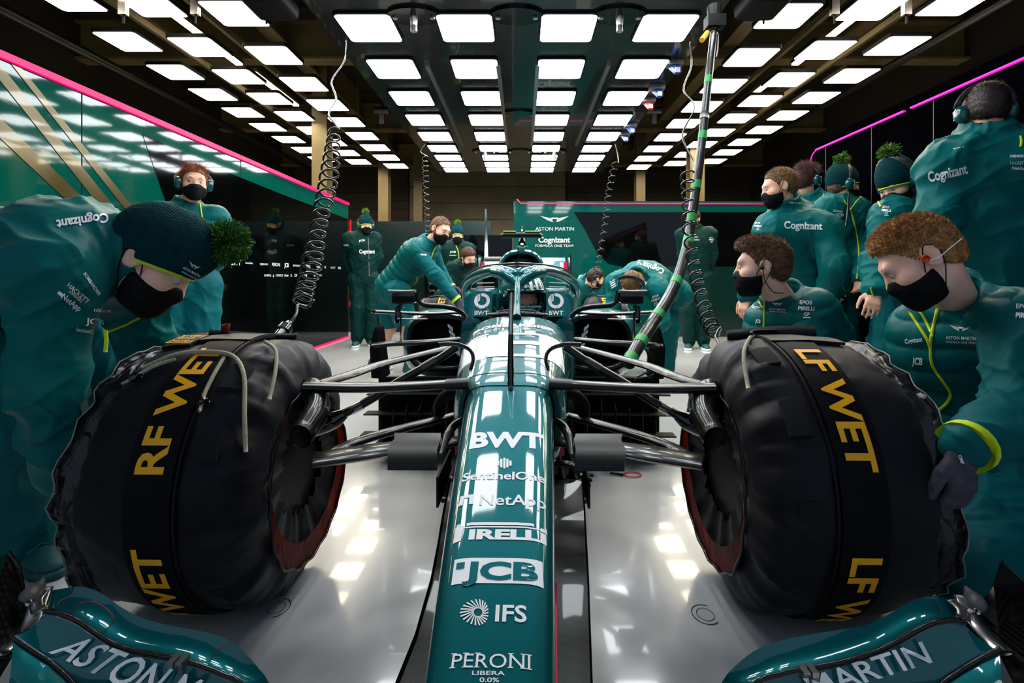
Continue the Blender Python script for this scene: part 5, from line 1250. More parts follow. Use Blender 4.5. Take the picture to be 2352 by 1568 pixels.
def add_mask(root, J, s=1.0, h=.004):
    T, M = headfn(J, s); c = J['head']; f = Field(c - .15, c + .15, h)
    f.ell(T((0, .040, -.058)), A3((.070, .066, .068)) * s, M); f.ell(T((0, .030, -.035)), A3((.070, .066, .05)) * s, M, .03); f.cap(T((0, .082, -.012)), T((0, .106, -.034)), .013 * s, .013 * s, .03); f.cap(T((0, .085, -.085)), T((0, .08, -.10)), .025 * s, .025 * s, .03)
    def fn(x, y, z):
        px, py, pz = x - c[0], y - c[1], z - c[2]; u = np.abs(px * M[0, 0] + py * M[0, 1] + pz * M[0, 2]) / s
        v = (px * M[1, 0] + py * M[1, 1] + pz * M[1, 2]) / s; w = (px * M[2, 0] + py * M[2, 1] + pz * M[2, 2]) / s
        return np.maximum(np.maximum(w - (-.010 - u * .12 - np.maximum(u - .03, 0) * .5), (.004 + np.maximum(-.07 - w, 0) * .15) - v + 0 * w), -.125 - w)
    f.cutfn(fn); emit('face_mask', f, M_MASK, root, it=1)
    for x in (-1, 1):
        for P in ([(x * .062, .028, -.04), (x * .079, .012, -.006), (x * .086, -.012, .03), (x * .086, -.032, .02)], [(x * .06, .018, -.098), (x * .075, .0, -.07), (x * .084, -.022, -.036), (x * .088, -.036, .0)]):
            v, fc = tube(spline([T(p) for p in P], 5), .0016 * s, 5); add('mask_strap', [A3(p) - A3(root.location) for p in v], fc, M_MASK, root)
def add_beanie(root, J, s=1.0, pom=True, h=.005, pomc=(0, -.035, .195), seed=3, npom=1500, front=.026, back=-.05, slouch=(0, -.03, .10)):
    T, M = headfn(J, s); c = J['head']; f = Field(c - .2, c + .2, h)
    f.ell(T((0, -.012, .046)), A3((.094, .116, .108)) * s, M); f.ell(T(slouch), A3((.06, .07, .068)) * s, M, .05)
    br = lambda v: back + (front - back) * np.clip((v / s + .13) / .24, 0, 1)
    def fn(x, y, z):
        px, py, pz = x - c[0], y - c[1], z - c[2]
        return br(px * M[1, 0] + py * M[1, 1] + pz * M[1, 2]) * s - (px * M[2, 0] + py * M[2, 1] + pz * M[2, 2])
    f.cutfn(fn)
    def dsp(P, N):
        loc = (P - c) @ M.T / s; a = np.arctan2(loc[:, 0], loc[:, 1]); return .0013 * np.sin(a * 70 + np.sin(loc[:, 2] * 500) * 1.2) * np.abs(np.sin(loc[:, 2] * 420))
    o = emit('beanie', f, M_KNIT, root, disp=dsp)
    ring = []
    for a in np.linspace(0, 2 * PI, 48, endpoint=False):
        v = math.cos(a) * .116; u = math.sin(a) * .094; w = float(br((v - .012) * s)); q = 1 - ((w - .046) / .108) ** 2; q = math.sqrt(max(.2, q)); ring.append(T((u * q * 1.01, v * q * 1.01 - .012, w)))
    v, fc = tube(ring, .0045 * s, 6, closed=True); add('beanie_trim', [A3(p) - A3(root.location) for p in v], fc, M_LIME, o)
    if pom:
        pc = T(pomc); r = np.random.RandomState(seed); d = r.normal(size=(npom, 3)); d /= np.linalg.norm(d, axis=1)[:, None]
        R = .052 * s; fms = None
        V, Fs = strands('p', root, T, M, pc + d * R * .3, d, None, R * .8, (0, 0, 0), .0030 * s if npom > 900 else .0045 * s, .16, 2, seed, .0)
        per = 6; fm = np.tile((r.rand(npom) > .52).astype(int), per)
        add('pompom', V - A3(root.location), Fs, None, o, True, [M_POM, M_POMD], fm)
M_POM = mat('lime_wool', lin(175, 205, 70), .9, noise=(90, .15)); M_POMD = mat('green_wool', lin(55, 105, 30), .9, noise=(90, .2))
def add_headset(root, J, s=1.0, over=1.0, mic=False, band=(.005, .0)):
    """ear defenders: two cups and a sprung band (over: how far the band leans back)"""
    T, M = headfn(J, s)
    hs = None
    for x in (-1, 1):
        mb = MB(); R = []
        for (u, r) in ((.074, .034), (.082, .040), (.098, .041), (.110, .036), (.117, .022)):
            R.append([T((x * u, -.008 + math.cos(a) * r * .82, -.004 + math.sin(a) * r * 1.1)) for a in np.linspace(0, 2 * PI, 20, endpoint=False)])
        v, fc = loft(R); o = add('headset_cup', [A3(p) - A3(root.location) for p in v], fc, M_CUP, root, True, sharp=45)
        for k in range(5):
            z = .02 - .010 * k; v = [T((x * .1165, -.004, z)), T((x * .1165, .016, z)), T((x * .1165, .016, z - .004)), T((x * .1165, -.004, z - .004))]
            add('cup_print', [A3(p) - A3(root.location) for p in v], [(0, 1, 2, 3)], M_WHITE, o, False)
    P = [T((x * .104, -.008 - over * .03 * max(0, 1 - abs(x)), .03) if abs(x) == 1 else (math.sin(x * PI / 2) * .112, -.012 - over * .10 * math.cos(x * PI / 2), .01 + .145 * math.cos(x * PI / 2) * (1 - .75 * over))) for x in np.linspace(-1, 1, 17)]
    v, fc = tube(P, .009 * s, 8, flat=(.5, 1.6)); add('headset_band', [A3(p) - A3(root.location) for p in v], fc, M_BAND, root)
    if mic:
        v, fc = tube(spline([T((.1, .02, -.03)), T((.085, .08, -.06)), T((.04, .125, -.075))], 5), .003, 6); add('headset_mic', [A3(p) - A3(root.location) for p in v], fc, M_BAND, root)
def person(label, J, look):
    J = fill(J); s = look.get('hs', .97); h = look.get('h', .009)
    base = (float((J['anr'][0] + J['anl'][0]) / 2), float((J['anr'][1] + J['anl'][1]) / 2), 0.0 if not look.get('seat') else float(J['pel'][2]))
    root = thing('person', label, 'person', base)
    lo, hi = bounds(J); f = Field(lo, hi, h)
    torso_prims(f, J, -.022)
    neck_top = J['head'] - J['U'] * .06 - J['F'] * .012
    f.cap(J['nb'] - J['up'] * .02, neck_top, .060 * s, .056 * s, .03)
    for c, sd in (('r', 1), ('l', -1)):
        arm_prims(f, J, c, .048, .040, .028); f.cap(J['hi' + c], J['kn' + c], .074, .052, .05); 
        mid = J['kn' + c] * .62 + J['an' + c] * .38; f.cap(J['kn' + c], mid, .052, .053, .02); f.cap(mid, J['an' + c], .053, .036, .02)
        f.cap(J['an' + c] - A3((0, 0, .045)), J['an' + c] + J['toe' + c] * .15 - A3((0, 0, .055)), .036, .026, .02)
        hn = J.get('hn' + c); hn = hn if hn is not None else J['rt'] * sd
        hand_prims(f, J['wr' + c], J['hd' + c], hn, -sd, look.get('curl', .5))
    head_prims(f, J, s, look.get('detail', True))
    skin = look.get('skin', M_SKIN)
    emit('body', f, skin, root, it=1)
    sd_ = look.get('seed', 1)
    # trousers or shorts
    if not look.get('noleg'):
        keys = ['pel', 'hir', 'hil', 'knr', 'knl', 'anr', 'anl']; lo, hi = sub_bounds(J, keys, .2); lo[2] = max(lo[2], .0)
        f = Field(lo, hi, max(h, .008)); g = look.get('tg', .02)
        f.cap(J['hir'], J['hil'], .115 + g * .5, None, .05, (J['fw'], .9)); f.cap(J['pel'], J['pel'] + J['up'] * .10, .135 + g * .5, .13 + g * .3, .05, (J['fw'], .75))
        for c in 'rl':
            kn = J['kn' + c]
            if look.get('shorts'): e = J['hi' + c] + (kn - J['hi' + c]) * .92; f.cap(J['hi' + c], e, .095 + g, .090 + g, .04)
            else:
                f.cap(J['hi' + c], kn, .092 + g, .066 + g, .04); f.cap(kn, J['an' + c] + A3((0, 0, .03)), .064 + g, .056 + g * 1.2, .04)
                f.cap(J['an' + c] + A3((0, 0, .035)), J['an' + c] + A3((0, 0, -.01)), .056 + g, .050 + g, .02)
        if look.get('shorts'):
            for c in 'rl':
                kn = J['kn' + c]; e = J['hi' + c] + (kn - J['hi' + c]) * .9; d = unit(kn - J['hi' + c])
                def fn(x, y, z, e=e, d=d): return np.where((x - e[0]) ** 2 + (y - e[1]) ** 2 + (z - e[2]) ** 2 < .18 ** 2, (x - e[0]) * d[0] + (y - e[1]) * d[1] + (z - e[2]) * d[2], -9)
                f.cutfn(fn)
        emit('shorts' if look.get('shorts') else 'trousers', f, look.get('tm', M_TROUS), root, fold=(sd_ + 5, look.get('tf', .007), 34))
    # shoes
    if not look.get('noleg'):
        for c in 'rl':
            a = J['an' + c]; t = J['toe' + c]; f = Field(a - .26, a + .26, .007); b = a - A3((0, 0, .05))
            f.cap(a - t * .03 + A3((0, 0, .005)), b - t * .045, .046, .042, .03); f.cap(b - t * .04, b + t * .15, .042, .036, .03, ((0, 0, 1), .9)); f.cap(b + t * .12, b + t * .18 - A3((0, 0, .008)), .04, .034, .03, ((0, 0, 1), .7))
            f.cut(A3((0, 0, max(.022, a[2] - .075))), (0, 0, -1)); sh = emit('shoe', f, M_SHOE, root)
            z0 = max(.002, a[2] - .098); ring = [(-.085, .0), (-.07, .036), (0, .040), (.08, .046), (.15, .050), (.205, .036), (.222, 0), (.205, -.036), (.15, -.048), (.08, -.040), (0, -.038), (-.07, -.036)]
            sl = np.cross(t, (0, 0, 1)); pts = [a * A3((1, 1, 0)) + t * p + sl * q - A3(root.location) * A3((1, 1, 0)) for p, q in ring]
            v, fc = loft([[Vector(p + A3((0, 0, z0 - root.location.z))) for p in pts], [Vector(p + A3((0, 0, z0 + .024 - root.location.z))) for p in pts]]); add('sole', v, fc, look.get('sole', M_WHITE), sh)
    # jacket: torso, then sleeves (same cloth or their own)
    jm = look.get('jm', M_JACKET); g = look.get('jg', .022); hem = look.get('hem', .06); fat = look.get('fat', 1.08)
    keys = ['pel', 'nb', 'shr', 'shl', 'head'] + ['elr', 'ell', 'wrr', 'wrl']; lo, hi = sub_bounds(J, keys, .2); lo[2] = max(lo[2], .0)
    hj = look.get('hj', max(h * .9, .007))
    f = Field(lo, hi, hj); torso_prims(f, J, g, hem, .05, fat)
    nd = unit(J['head'] - J['F'] * .035 - J['nb']); ct = J['nb'] + nd * look.get('collar', .075)
    f.cap(J['nb'] - J['up'] * .03, ct, .088 + g * .3, .080 + g * .2, .03)
    same = look.get('sleeves') is None; ag = look.get('ag', .02)
    stops = {c: look.get('cuff', .97) for c in 'rl'}
    if same:
        for c in 'rl': arm_prims(f, J, c, .056 + ag, .046 + ag, .034 + ag * .8, .04, stops[c])
    f.cutnear(J['pel'] - J['up'] * (hem + .06), -J['up'], .27)
    if not look.get('hood'): f.cap(J['nb'] + nd * .02, ct + nd * .06, .066, .070, .006, None, 'sub'); f.cutnear(ct, nd, .125)
    q = look.get('quilt')
    def dsp(P, N, J=J):
        if not q: return np.zeros(len(P))
        t = (P - J['pel']) @ J['up']; sdn = np.abs((P - J['pel']) @ J['rt'])
        return q[0] * (np.abs(np.sin(PI * t / q[1])) ** .6 - .5) * np.clip((.26 - sdn) * 12, 0, 1)
    jk = emit(look.get('jn', 'jacket'), f, jm, root, fold=(sd_ + 11, look.get('jf', .008), look.get('jfs', 13) * 2.6), disp=dsp if q else None)
    sl = {}
    if not same:
        for c in 'rl':
            lo, hi = sub_bounds(J, ['sh' + c, 'el' + c, 'wr' + c], .13); f = Field(lo, hi, hj)
            arm_prims(f, J, c, .058 + ag, .046 + ag, .034 + ag * .6, .04, stops[c]); sl[c] = emit('sleeve', f, look['sleeves'], root, fold=(sd_ + 21, look.get('sf', .005), 42))
    for c in 'rl':
        if look.get('cuffs'):
            e = J['el' + c] + (J['wr' + c] - J['el' + c]) * (stops[c] + .01); d = unit(J['wr' + c] - J['el' + c])
            v, fc = tube([Vector(e - d * .012 - A3(root.location)), Vector(e + d * .014 - A3(root.location))], .037 + ag * .6, 18); add('cuff', v, fc, M_LIME, root)
        if look.get('gloves') and c in look['gloves']:
            w = J['wr' + c]; f = Field(w - .24, w + .24, look.get('gh', .005)); hn = J.get('hn' + c); hn = hn if hn is not None else J['rt'] * (1 if c == 'r' else -1)
            hand_prims(f, w, J['hd' + c], hn, -1 if c == 'r' else 1, look.get('curl', .5), .0035); f.cap(w - unit(J['hd' + c]) * .02, w, .036, .036, .02); emit('glove', f, M_GLOVE, root)
    if look.get('hair'): add_hair(root, J, s=s, h=look.get('hh', .006), **look['hair'])
    if look.get('eyes', True) and look.get('detail', True): add_eyes(root, J, look.get('gaze', (0, 1, -.1)), s, (look.get('hair') or {}).get('kind', 'brown'))
    if look.get('mask', True): add_mask(root, J, s, look.get('mh', .005))
    if look.get('beanie'): add_beanie(root, J, s, **look['beanie'])
    if look.get('headset'): add_headset(root, J, s, **look['headset'])
    return dict(root=root, J=J, jacket=jk, sleeves=sl)

# lettering, zips and trims laid onto whatever surface shows at a picture position
_BV = {}
def bvh(o):
    if o.name not in _BV:
        n = len(o.data.vertices); co = np.empty(n * 3, np.float32); o.data.vertices.foreach_get('co', co); co = co.reshape(-1, 3); M = o.matrix_world if not o.parent else (Matrix.Translation(o.parent.location))
        co = co + np.array(M.translation); _BV[o.name] = BVHTree.FromPolygons(co.tolist(), [tuple(p.vertices) for p in o.data.polygons])
    return _BV[o.name]
CAMP = Vector((0, 0, CAM_H))
def cast(objs, px, py, lift=.002):
    d = Vector(((px - CX) / F_PX, 1, -(py - CY) / F_PX)).normalized(); best = None
    for o in objs:
        loc, nrm, i, dist = bvh(o).ray_cast(CAMP, d)
        if loc is not None and (best is None or dist < best[2]): best = (loc, nrm, dist)
    return (best[0] - d * lift, best[2]) if best else None
def decal(objs, text, px, py, h, rot=0, bold=.012, m=None, width=None, shear=0, polys=None, cell=.5):
    """text centred at (px, py), cap height h px, rotated rot degrees (clockwise on the picture)"""
    objs = objs if isinstance(objs, list) else [objs]; o = objs[0]; root = o.parent; M = root.location
    if polys: 
        V, Fc = [], []
        for P in polys: b = len(V); V += list(P); Fc.append(tuple(range(b, b + len(P))))
        W = 0; sx = (width or h) / 2
    else:
        V, Fc, W = text2d(text, bold, cell); sx = h if width is None else width / max(W, .01)
    c, s_ = math.cos(math.radians(rot)), math.sin(math.radians(rot)); out = []; dep = []
    for x, y in V:
        u = (x - W / 2) * sx + shear * (y - .5) * h; v = -((y - .5) if not polys else y) * h
        r = cast(objs, px + u * c - v * s_, py + u * s_ + v * c, .0035); out.append(r[0] if r else None); dep.append(r[1] if r else None)
    keep = [f for f in Fc if all(out[i] is not None for i in f) and max(dep[i] for i in f) - min(dep[i] for i in f) < .03]
    if not keep: return None
    used = sorted({i for f in keep for i in f}); mp = {i: k for k, i in enumerate(used)}
    return add('lettering' if not polys else 'emblem', [out[i] - M for i in used], [tuple(mp[i] for i in f) for f in keep], m or M_WHITE, o, False)
WING = []
for s_ in (-1, 1):
    for k in range(4):
        a, b = k / 4, (k + .6) / 4; WING.append([(s_ * (.2 + .8 * (1 - a * .6)), .45 - a * .6), (s_ * (.2 + .8 * (1 - b * .6)), .45 - b * .6), (s_ * .2 * (1 - b * .5), .1 - b * .6), (s_ * .2 * (1 - a * .5), .1 - a * .6)])
WING.append([(-.22, .2), (.22, .2), (.22, .0), (-.22, .0)])
BOX = [[(-1, -.5), (1, -.5), (1, .5), (-1, .5)]]
def trace(objs, pts, r=.003, m=None, name='zip', flat=None, lift=.001, n=5):
    objs = objs if isinstance(objs, list) else [objs]; o = objs[0]; root = o.parent; Q = []
    P = spline([Vector((x, y, 0)) for x, y in pts], n)
    for p in P:
        c = cast(objs, p.x, p.y, lift)
        if c: Q.append(c[0] - root.location)
    if len(Q) < 3: return None
    runs = [[Q[0]]]
    for a, b in zip(Q[:-1], Q[1:]):
        if (a - b).length > .09: runs.append([])
        runs[-1].append(b)
    for R in runs:
        if len(R) > 2: v, f = tube(R, r, 6, flat=flat); add(name, v, f, m or M_LIME, o)
# ------------------------------------------------------------------ the crew
def sleevelogos(objs, px, py, k=1.0, rot=0):
    decal(objs, 'EPOS', px, py, 9 * k, rot, .01, width=28 * k); decal(objs, 'PIRELLI', px + 1 * k, py + 14 * k, 9 * k, rot, .04, width=38 * k); decal(objs, 'GP', px + 2 * k, py + 27 * k, 8 * k, rot, .0, width=13 * k); decal(objs, '', px + 2 * k, py + 35 * k, 2.5 * k, rot, polys=BOX, width=18 * k)
def teamlogo(objs, px, py, k=1.0, rot=0):
    decal(objs, '', px, py, 15 * k, rot, polys=WING, width=52 * k); decal(objs, 'ASTON MARTIN', px, py + 22 * k, 8 * k, rot, .006, width=70 * k); decal(objs, 'FORMULA ONE TEAM', px, py + 32 * k, 5 * k, rot, .0, width=70 * k)
VEST = dict(jm=M_VEST, sleeves=M_SLEEVE, quilt=(.008, .062), jn='padded_vest', jf=.003, fat=1.12, jg=.026)
# 1 bending man in the bobble hat, left foreground
J = dict(pel=(-1.62, 1.50, .95), nb=(-1.10, 1.36, .985), fw=(.15, -.25, -1), head=at(348, 598, 1.36), F=(.72, .25, -.68), U=(.52, .22, .74), hiprt=(.25, 1, 0),
         shr=at(120, 640, 1.20), elr=at(112, 868, 1.23), wrr=at(150, 1085, 1.32), hdr=(.2, .1, -1), hnr=(-1, 0, 0),
         shl=at(300, 640, 1.53), ell=at(335, 775, 1.62), wrl=at(330, 900, 1.62),
         hir=(-1.60, 1.38, .90), knr=at(22, 985, 1.45), anr=at(62, 1228, 1.62), toer=(.9, -.45, 0), hil=(-1.52, 1.62, .88), knl=at(232, 850, 1.72), anl=(-1.42, 1.86, .09), toel=(1, -.2, 0))
p1 = person('person in dark bobble hat and green jacket bending over the left tyre warmer', J, dict(h=.007, hj=.007, seed=2, jg=.035, fat=1.18, ag=.032, hem=.05, collar=.10, tg=.035, tf=.012, jf=.013, jfs=11, hair=dict(kind='dark', thick=.004, n=300, length=.01), beanie=dict(npom=4500, h=.0045, pomc=(0, .095, .152), slouch=(0, .045, .09)), mh=.004, gaze=(0, 1, -.3), skin=M_SKINP, sole=M_SHOE, hs=1.05, jm=M_JACKET))
b = [o for o in p1['root'].children if o.name.startswith('beanie')][0]; jk = [p1['jacket']]
decal([b], '', 440, 622, 46, 28, polys=BOX, width=46, m=mat('patch_green', (.002, .05, .05), .5, noise=(60, .1))); decal([b], '', 446, 611, 13, 28, polys=WING, width=30); decal([b], 'ASTON MARTIN', 440, 624, 6, 28, .01, width=44); decal([b], 'FORMULA ONE TEAM', 436, 633, 4, 28, .0, width=42)
decal(jk, 'NetApp', 165, 694, 14, 38, .02, width=52); decal(jk, '', 139, 675, 8, 38, polys=BOX, width=14); decal(jk, 'HACKETT', 180, 673, 12, 42, .0, width=62); decal(jk, 'LONDON', 173, 680, 6, 42, .0, width=36)
decal(jk, '', 200, 667, 12, 50, polys=BOX, width=58); decal(jk, 'RAVENOL', 200, 667, 9, 50, .01, width=50, m=M_SLEEVE); decal(jk, 'BOMBARDIER', 212, 652, 8, 55, .015, width=62)
decal(jk, 'Cognizant', 190, 508, 22, 172, .03, width=120); decal(jk, 'nizant', 236, 712, 9, 3, .01, width=40); decal(jk, 'JCB', 218, 738, 14, 4, .03, width=42); decal(jk, 'SentinelOne', 200, 760, 9, 10, .0, width=50)
trace(jk, [(205, 780), (240, 765), (290, 745), (350, 715), (420, 690), (455, 672)], .0045)
rt = p1['root']
v, f = tube(spline([at(243, 758, 1.12) - rt.location, at(244, 782, 1.12) - rt.location, at(242, 808, 1.12) - rt.location], 4), .004, 6); add('zip_pull', v, f, M_LIME, jk[0])
for k in range(5):
    sh = p1['J']['anr']; t = p1['J']['toer']; c = sh + t * (.05 + .025 * k) + A3((0, 0, .006 - .014 * k)); l = np.cross(t, (0, 0, 1))
    v, f = tube([Vector(c - l * .035 - A3(rt.location)), Vector(c + A3((0, 0, .018)) - A3(rt.location)), Vector(c + l * .035 - A3(rt.location))], .0035, 6); add('shoe_lace', v, f, M_CORD if False else M_SLEEVE, rt)
c = sh + t * .05
v, f = tube([Vector(q) for q in spline([c - A3(rt.location) + A3((0, 0, .02)), c - A3(rt.location) + A3((.05, -.02, .045)), c - A3(rt.location) + A3((.075, -.03, .03)), c - A3(rt.location) + A3((.02, -.02, .015))], 6)], .003, 6); add('shoe_lace', v, f, M_SLEEVE, rt)

# 2 ginger man with headset by the left wall
hd = at(446, 421, 3.45)
J = dict(pel=(-2.38, 3.52, .90), nb=at(428, 480, 3.50), fw=(.45, -.9, 0), head=hd, F=(.62, -.78, -.06), U=(.02, 0, 1))
J.update(elr=(-2.60, 3.62, 1.16), wrr=(-2.48, 3.70, .98), ell=(-2.16, 3.72, 1.16), wrl=(-2.36, 3.74, .98))
p = person('ginger person in headset, padded jacket and shorts standing by the green wall', J, dict(h=.010, seed=4, shorts=True, **{**VEST, 'sleeves': None}, ag=.024, hair=dict(kind='ginger', n=2500, length=.026, comb=(0, .3, .3), thick=.012, curl=.6), headset=dict(over=.5), tg=.03, gaze=(.5, 1, 0)))
j = [p['jacket']]
decal(j, 'Cognizant', 443, 497, 5, 0, .02, width=24); decal(j, 'HACKETT', 372, 494, 4, -6, .0, width=24); decal(j, '', 378, 485, 5, -6, polys=BOX, width=26)
trace(j, [(458, 460), (462, 485), (466, 520), (466, 600)], .005); 
# 3 race suit by the rear left
J = dict(pel=(-2.18, 6.84, .94), nb=at(830, 538, 6.8), fw=(.3, -1, 0), head=at(840, 518, 6.76), F=(.5, -.86, -.1), elr=at(792, 590, 6.9), wrr=at(812, 645, 7.0), ell=at(868, 590, 6.9), wrl=at(850, 640, 7.0))
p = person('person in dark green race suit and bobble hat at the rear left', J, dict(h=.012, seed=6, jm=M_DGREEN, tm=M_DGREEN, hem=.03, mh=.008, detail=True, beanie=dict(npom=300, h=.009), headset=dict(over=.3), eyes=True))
j = [p['jacket']]; decal(j, 'Cognizant', 843, 577, 9, 0, .03, width=36); decal(j, 'JCB', 831, 552, 4, -6, .02, width=14); decal(j, '', 810, 549, 14, 10, polys=BOX, width=18, m=M_LIME); decal(j, '', 862, 550, 12, -10, polys=BOX, width=10, m=M_LIME); decal(j, 'EPOS', 795, 563, 4, 0, .01, width=11); trace(j, [(846, 545), (847, 580), (848, 640)], .004, M_GREY)
# 5 dark figure behind
J = dict(pel=(-.98, 7.3, .92), nb=at(1050, 560, 7.25), fw=(.1, -1, 0), head=at(1051, 541, 7.2), F=(.1, -1, -.05))
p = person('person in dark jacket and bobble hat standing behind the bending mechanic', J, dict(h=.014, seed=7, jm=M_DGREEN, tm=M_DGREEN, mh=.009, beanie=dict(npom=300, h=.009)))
j = [p['jacket']]; decal(j, 'JCB', 1040, 578, 4, 0, .02, width=14); decal(j, 'SentinelOne', 1040, 586, 3, 0, .0, width=16); trace(j, [(1047, 563), (1053, 580), (1054, 600)], .006)
# 6 auburn-haired person bent down behind the rear wing
J = dict(pel=(-.98, 6.6, .72), nb=at(1070, 605, 6.3), fw=(.55, -.4, -.6), head=at(1076, 592, 6.15), F=(.55, -.65, -.5), U=(.2, -.4, .8))
p = person('auburn-haired person bent low beside the rear wing', J, dict(h=.014, seed=8, jm=M_DGREEN, tm=M_DGREEN, mh=.009, hair=dict(kind='auburn', n=500, length=.03, thick=.022)))
# 4 bending mechanic in shorts at the left rear wheel
J = dict(pel=at(905, 650, 4.72), nb=at(982, 562, 4.62), fw=(.75, -.35, -.75), head=at(1011, 528, 4.56), F=(.72, -.55, -.38), U=(.35, -.1, .85), hiprt=(.3, -1, 0),
         shr=at(955, 578, 4.48), elr=at(1002, 634, 4.42), wrr=at(1048, 688, 4.40), hdr=(.55, -.1, -.7), hnr=(.3, -.9, .3), shl=at(990, 570, 4.80), ell=at(1010, 625, 4.86), wrl=at(1036, 660, 4.80),
         hir=at(912, 668, 4.62), knr=at(934, 752, 4.66), anr=at(944, 838, 4.72), toer=(.8, -.5, 0), hil=at(893, 668, 4.86), knl=at(898, 752, 5.0), anl=at(862, 832, 5.1), toel=(.8, -.4, 0))
p = person('mechanic in padded vest and shorts leaning over the left rear wheel', J, dict(h=.008, seed=9, shorts=True, **VEST, hair=dict(kind='sandy', n=1800, length=.014, comb=(.1, .6, .2), thick=.006), gloves='rl', cuffs=True, gh=.006, curl=.5, gaze=(0, 1, -.4), hem=.03))
j = [p['jacket']] + list(p['sleeves'].values()); s_ = [p['sleeves']['r'], p['jacket']]
for k in range(4): decal(s_, '', 974 - k * .4, 566 + 4.4 * k, 2.6, 4, polys=BOX, width=13)
decal(s_, 'NetApp', 973, 584, 4, 0, .02, width=14)
trace(j, [(1004, 562), (995, 578), (990, 595)], .006); trace([p['jacket']], [(958, 634), (957, 645), (951, 654)], .005); trace([p['jacket']], [(968, 530), (974, 526), (980, 528)], .005)
# 8 bending man with headphones, back to us, right of the car
J = dict(pel=at(1542, 668, 4.80), nb=at(1468, 628, 4.36), fw=(-.35, -.1, -1), head=at(1449, 655, 4.17), F=(-.25, -.30, -.92), U=(-.25, -.90, .30), hiprt=(.6, -.7, 0),
         shr=at(1412, 650, 4.42), elr=at(1408, 715, 4.40), wrr=at(1412, 775, 4.36), shl=at(1512, 668, 4.22), ell=at(1520, 738, 4.22), wrl=at(1478, 792, 4.15), knr=at(1500, 755, 4.95), anr=at(1506, 838, 5.02), knl=at(1540, 752, 4.72), anl=at(1530, 848, 4.78), toer=(-.6, -.7, 0), toel=(-.6, -.7, 0))
p = person('person in headphones bending down with back towards the rear panel, right of the car', J, dict(h=.009, seed=12, ag=.02, jg=.03, fat=1.15, jf=.006, hair=dict(kind='sandy', n=1500, length=.014, thick=.012), headset=dict(over=.12), detail=True, jm=M_JACKET))
j = [p['jacket']]; decal(j, 'Cognizant', 1494, 613, 13, 200, .03, width=64); sleevelogos(j, 1505, 680, .55, -24)
for k in range(4): decal(j, '', 1406 + 1.2 * k, 645 + 4.5 * k, 2.6, -30, polys=BOX, width=13)
# 9 standing man far right of the rear
J = dict(pel=(2.29, 6.55, .95), nb=at(1598, 528, 6.5), fw=(-.25, -1, 0), head=at(1592, 504, 6.46), F=(-.75, -.6, -.1), elr=at(1568, 585, 6.6), wrr=at(1580, 640, 6.75), ell=at(1637, 585, 6.55), wrl=at(1625, 640, 6.7))
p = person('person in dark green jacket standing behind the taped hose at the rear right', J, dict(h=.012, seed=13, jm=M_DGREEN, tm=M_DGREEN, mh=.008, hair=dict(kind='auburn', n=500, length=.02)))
j = [p['jacket']]; sleevelogos(j, 1634, 546, .3); teamlogo(j, 1598, 544, .25); trace(j, [(1600, 518), (1592, 530), (1585, 560), (1578, 610)], .005)
# 10 crouched person behind the right rear wheel
J = dict(pel=(.80, 6.35, .55), nb=at(1352, 640, 6.2), fw=(.6, -.4, -.5), head=at(1368, 640, 6.05), F=(.88, .35, -.35), U=(.4, 0, .9), knr=(.95, 6.0, .5), knl=(.75, 5.95, .45), anr=(.95, 6.3, .09), anl=(.72, 6.25, .09))
p = person('dark-haired person crouching behind the right rear tyre', J, dict(h=.013, seed=14, mh=.009, hair=dict(kind='dark', n=500, length=.02)))
decal([p['jacket']], '', 1351, 645, 12, -20, polys=BOX, width=5)
cap_ = thing('white_cap_placeholder', 'pale rounded case standing in for a white cap behind the rear wing endplate', 'case', tuple(A3(at(1341, 652, 6.9)) * A3((1, 1, 0))))  # pale upright block added in place of the crouching person's white cap
mb = MB().put(*loft([superring(.10, .98, .0, y, 0, 20, 4) for y in (-.08, .08)])); mb.build('case', mat('pale_plastic', (.5, .47, .42), .4, noise=(10, .05)), cap_, True, sharp=40)

# 11 back with large lettering, standing right of centre
J = dict(pel=(1.95, 3.35, .88), nb=at(1800, 485, 3.24), fw=(-.45, .9, 0), head=at(1790, 430, 3.16), F=(-.92, .22, -.22), U=(-.2, 0, 1),
         ell=at(1760, 620, 3.3), wrl=at(1716, 678, 3.15), hdl=(-.3, -.1, -.9), shr=at(1895, 530, 3.12), elr=at(1918, 615, 3.02), wrr=at(1895, 672, 3.10))
p = person('sandy-haired person seen from behind, jacket lettered Cognizant, head turned left, beyond kneeling pair'.replace('Cognizant', 'in white'), J, dict(h=.008, hj=.008, seed=15, jg=.045, fat=1.15, ag=.034, jf=.007, jfs=11, collar=.115, hair=dict(kind='sandy', n=3500, length=.012, thick=.006), hh=.005, tg=.03))
j = [p['jacket']]; decal(j, 'Cognizant', 1845, 517, 17, 2, .03, width=88); decal(j, 'BWT SPORT', 1828, 466, 4, 3, .01, width=28); sleevelogos(j, 1740, 512, .45)
trace(j, [(1740, 560), (1745, 520), (1760, 490)], .001, M_SLEEVE)
# 12 auburn curls with headset
J = dict(pel=(2.30, 4.10, .93), nb=at(1864, 456, 4.06), fw=(.2, .97, 0), head=at(1854, 416, 4.02), F=(.90, .38, -.05))
p = person('person with auburn curls and headset seen from behind, second row right', J, dict(h=.010, seed=16, jg=.04, ag=.03, collar=.09, hair=dict(kind='auburn', n=7000, length=.03, thick=.026, curl=.5), headset=dict(over=.35), hh=.006))
trace([p['jacket']], [(1884, 462), (1889, 452), (1893, 444)], .004)
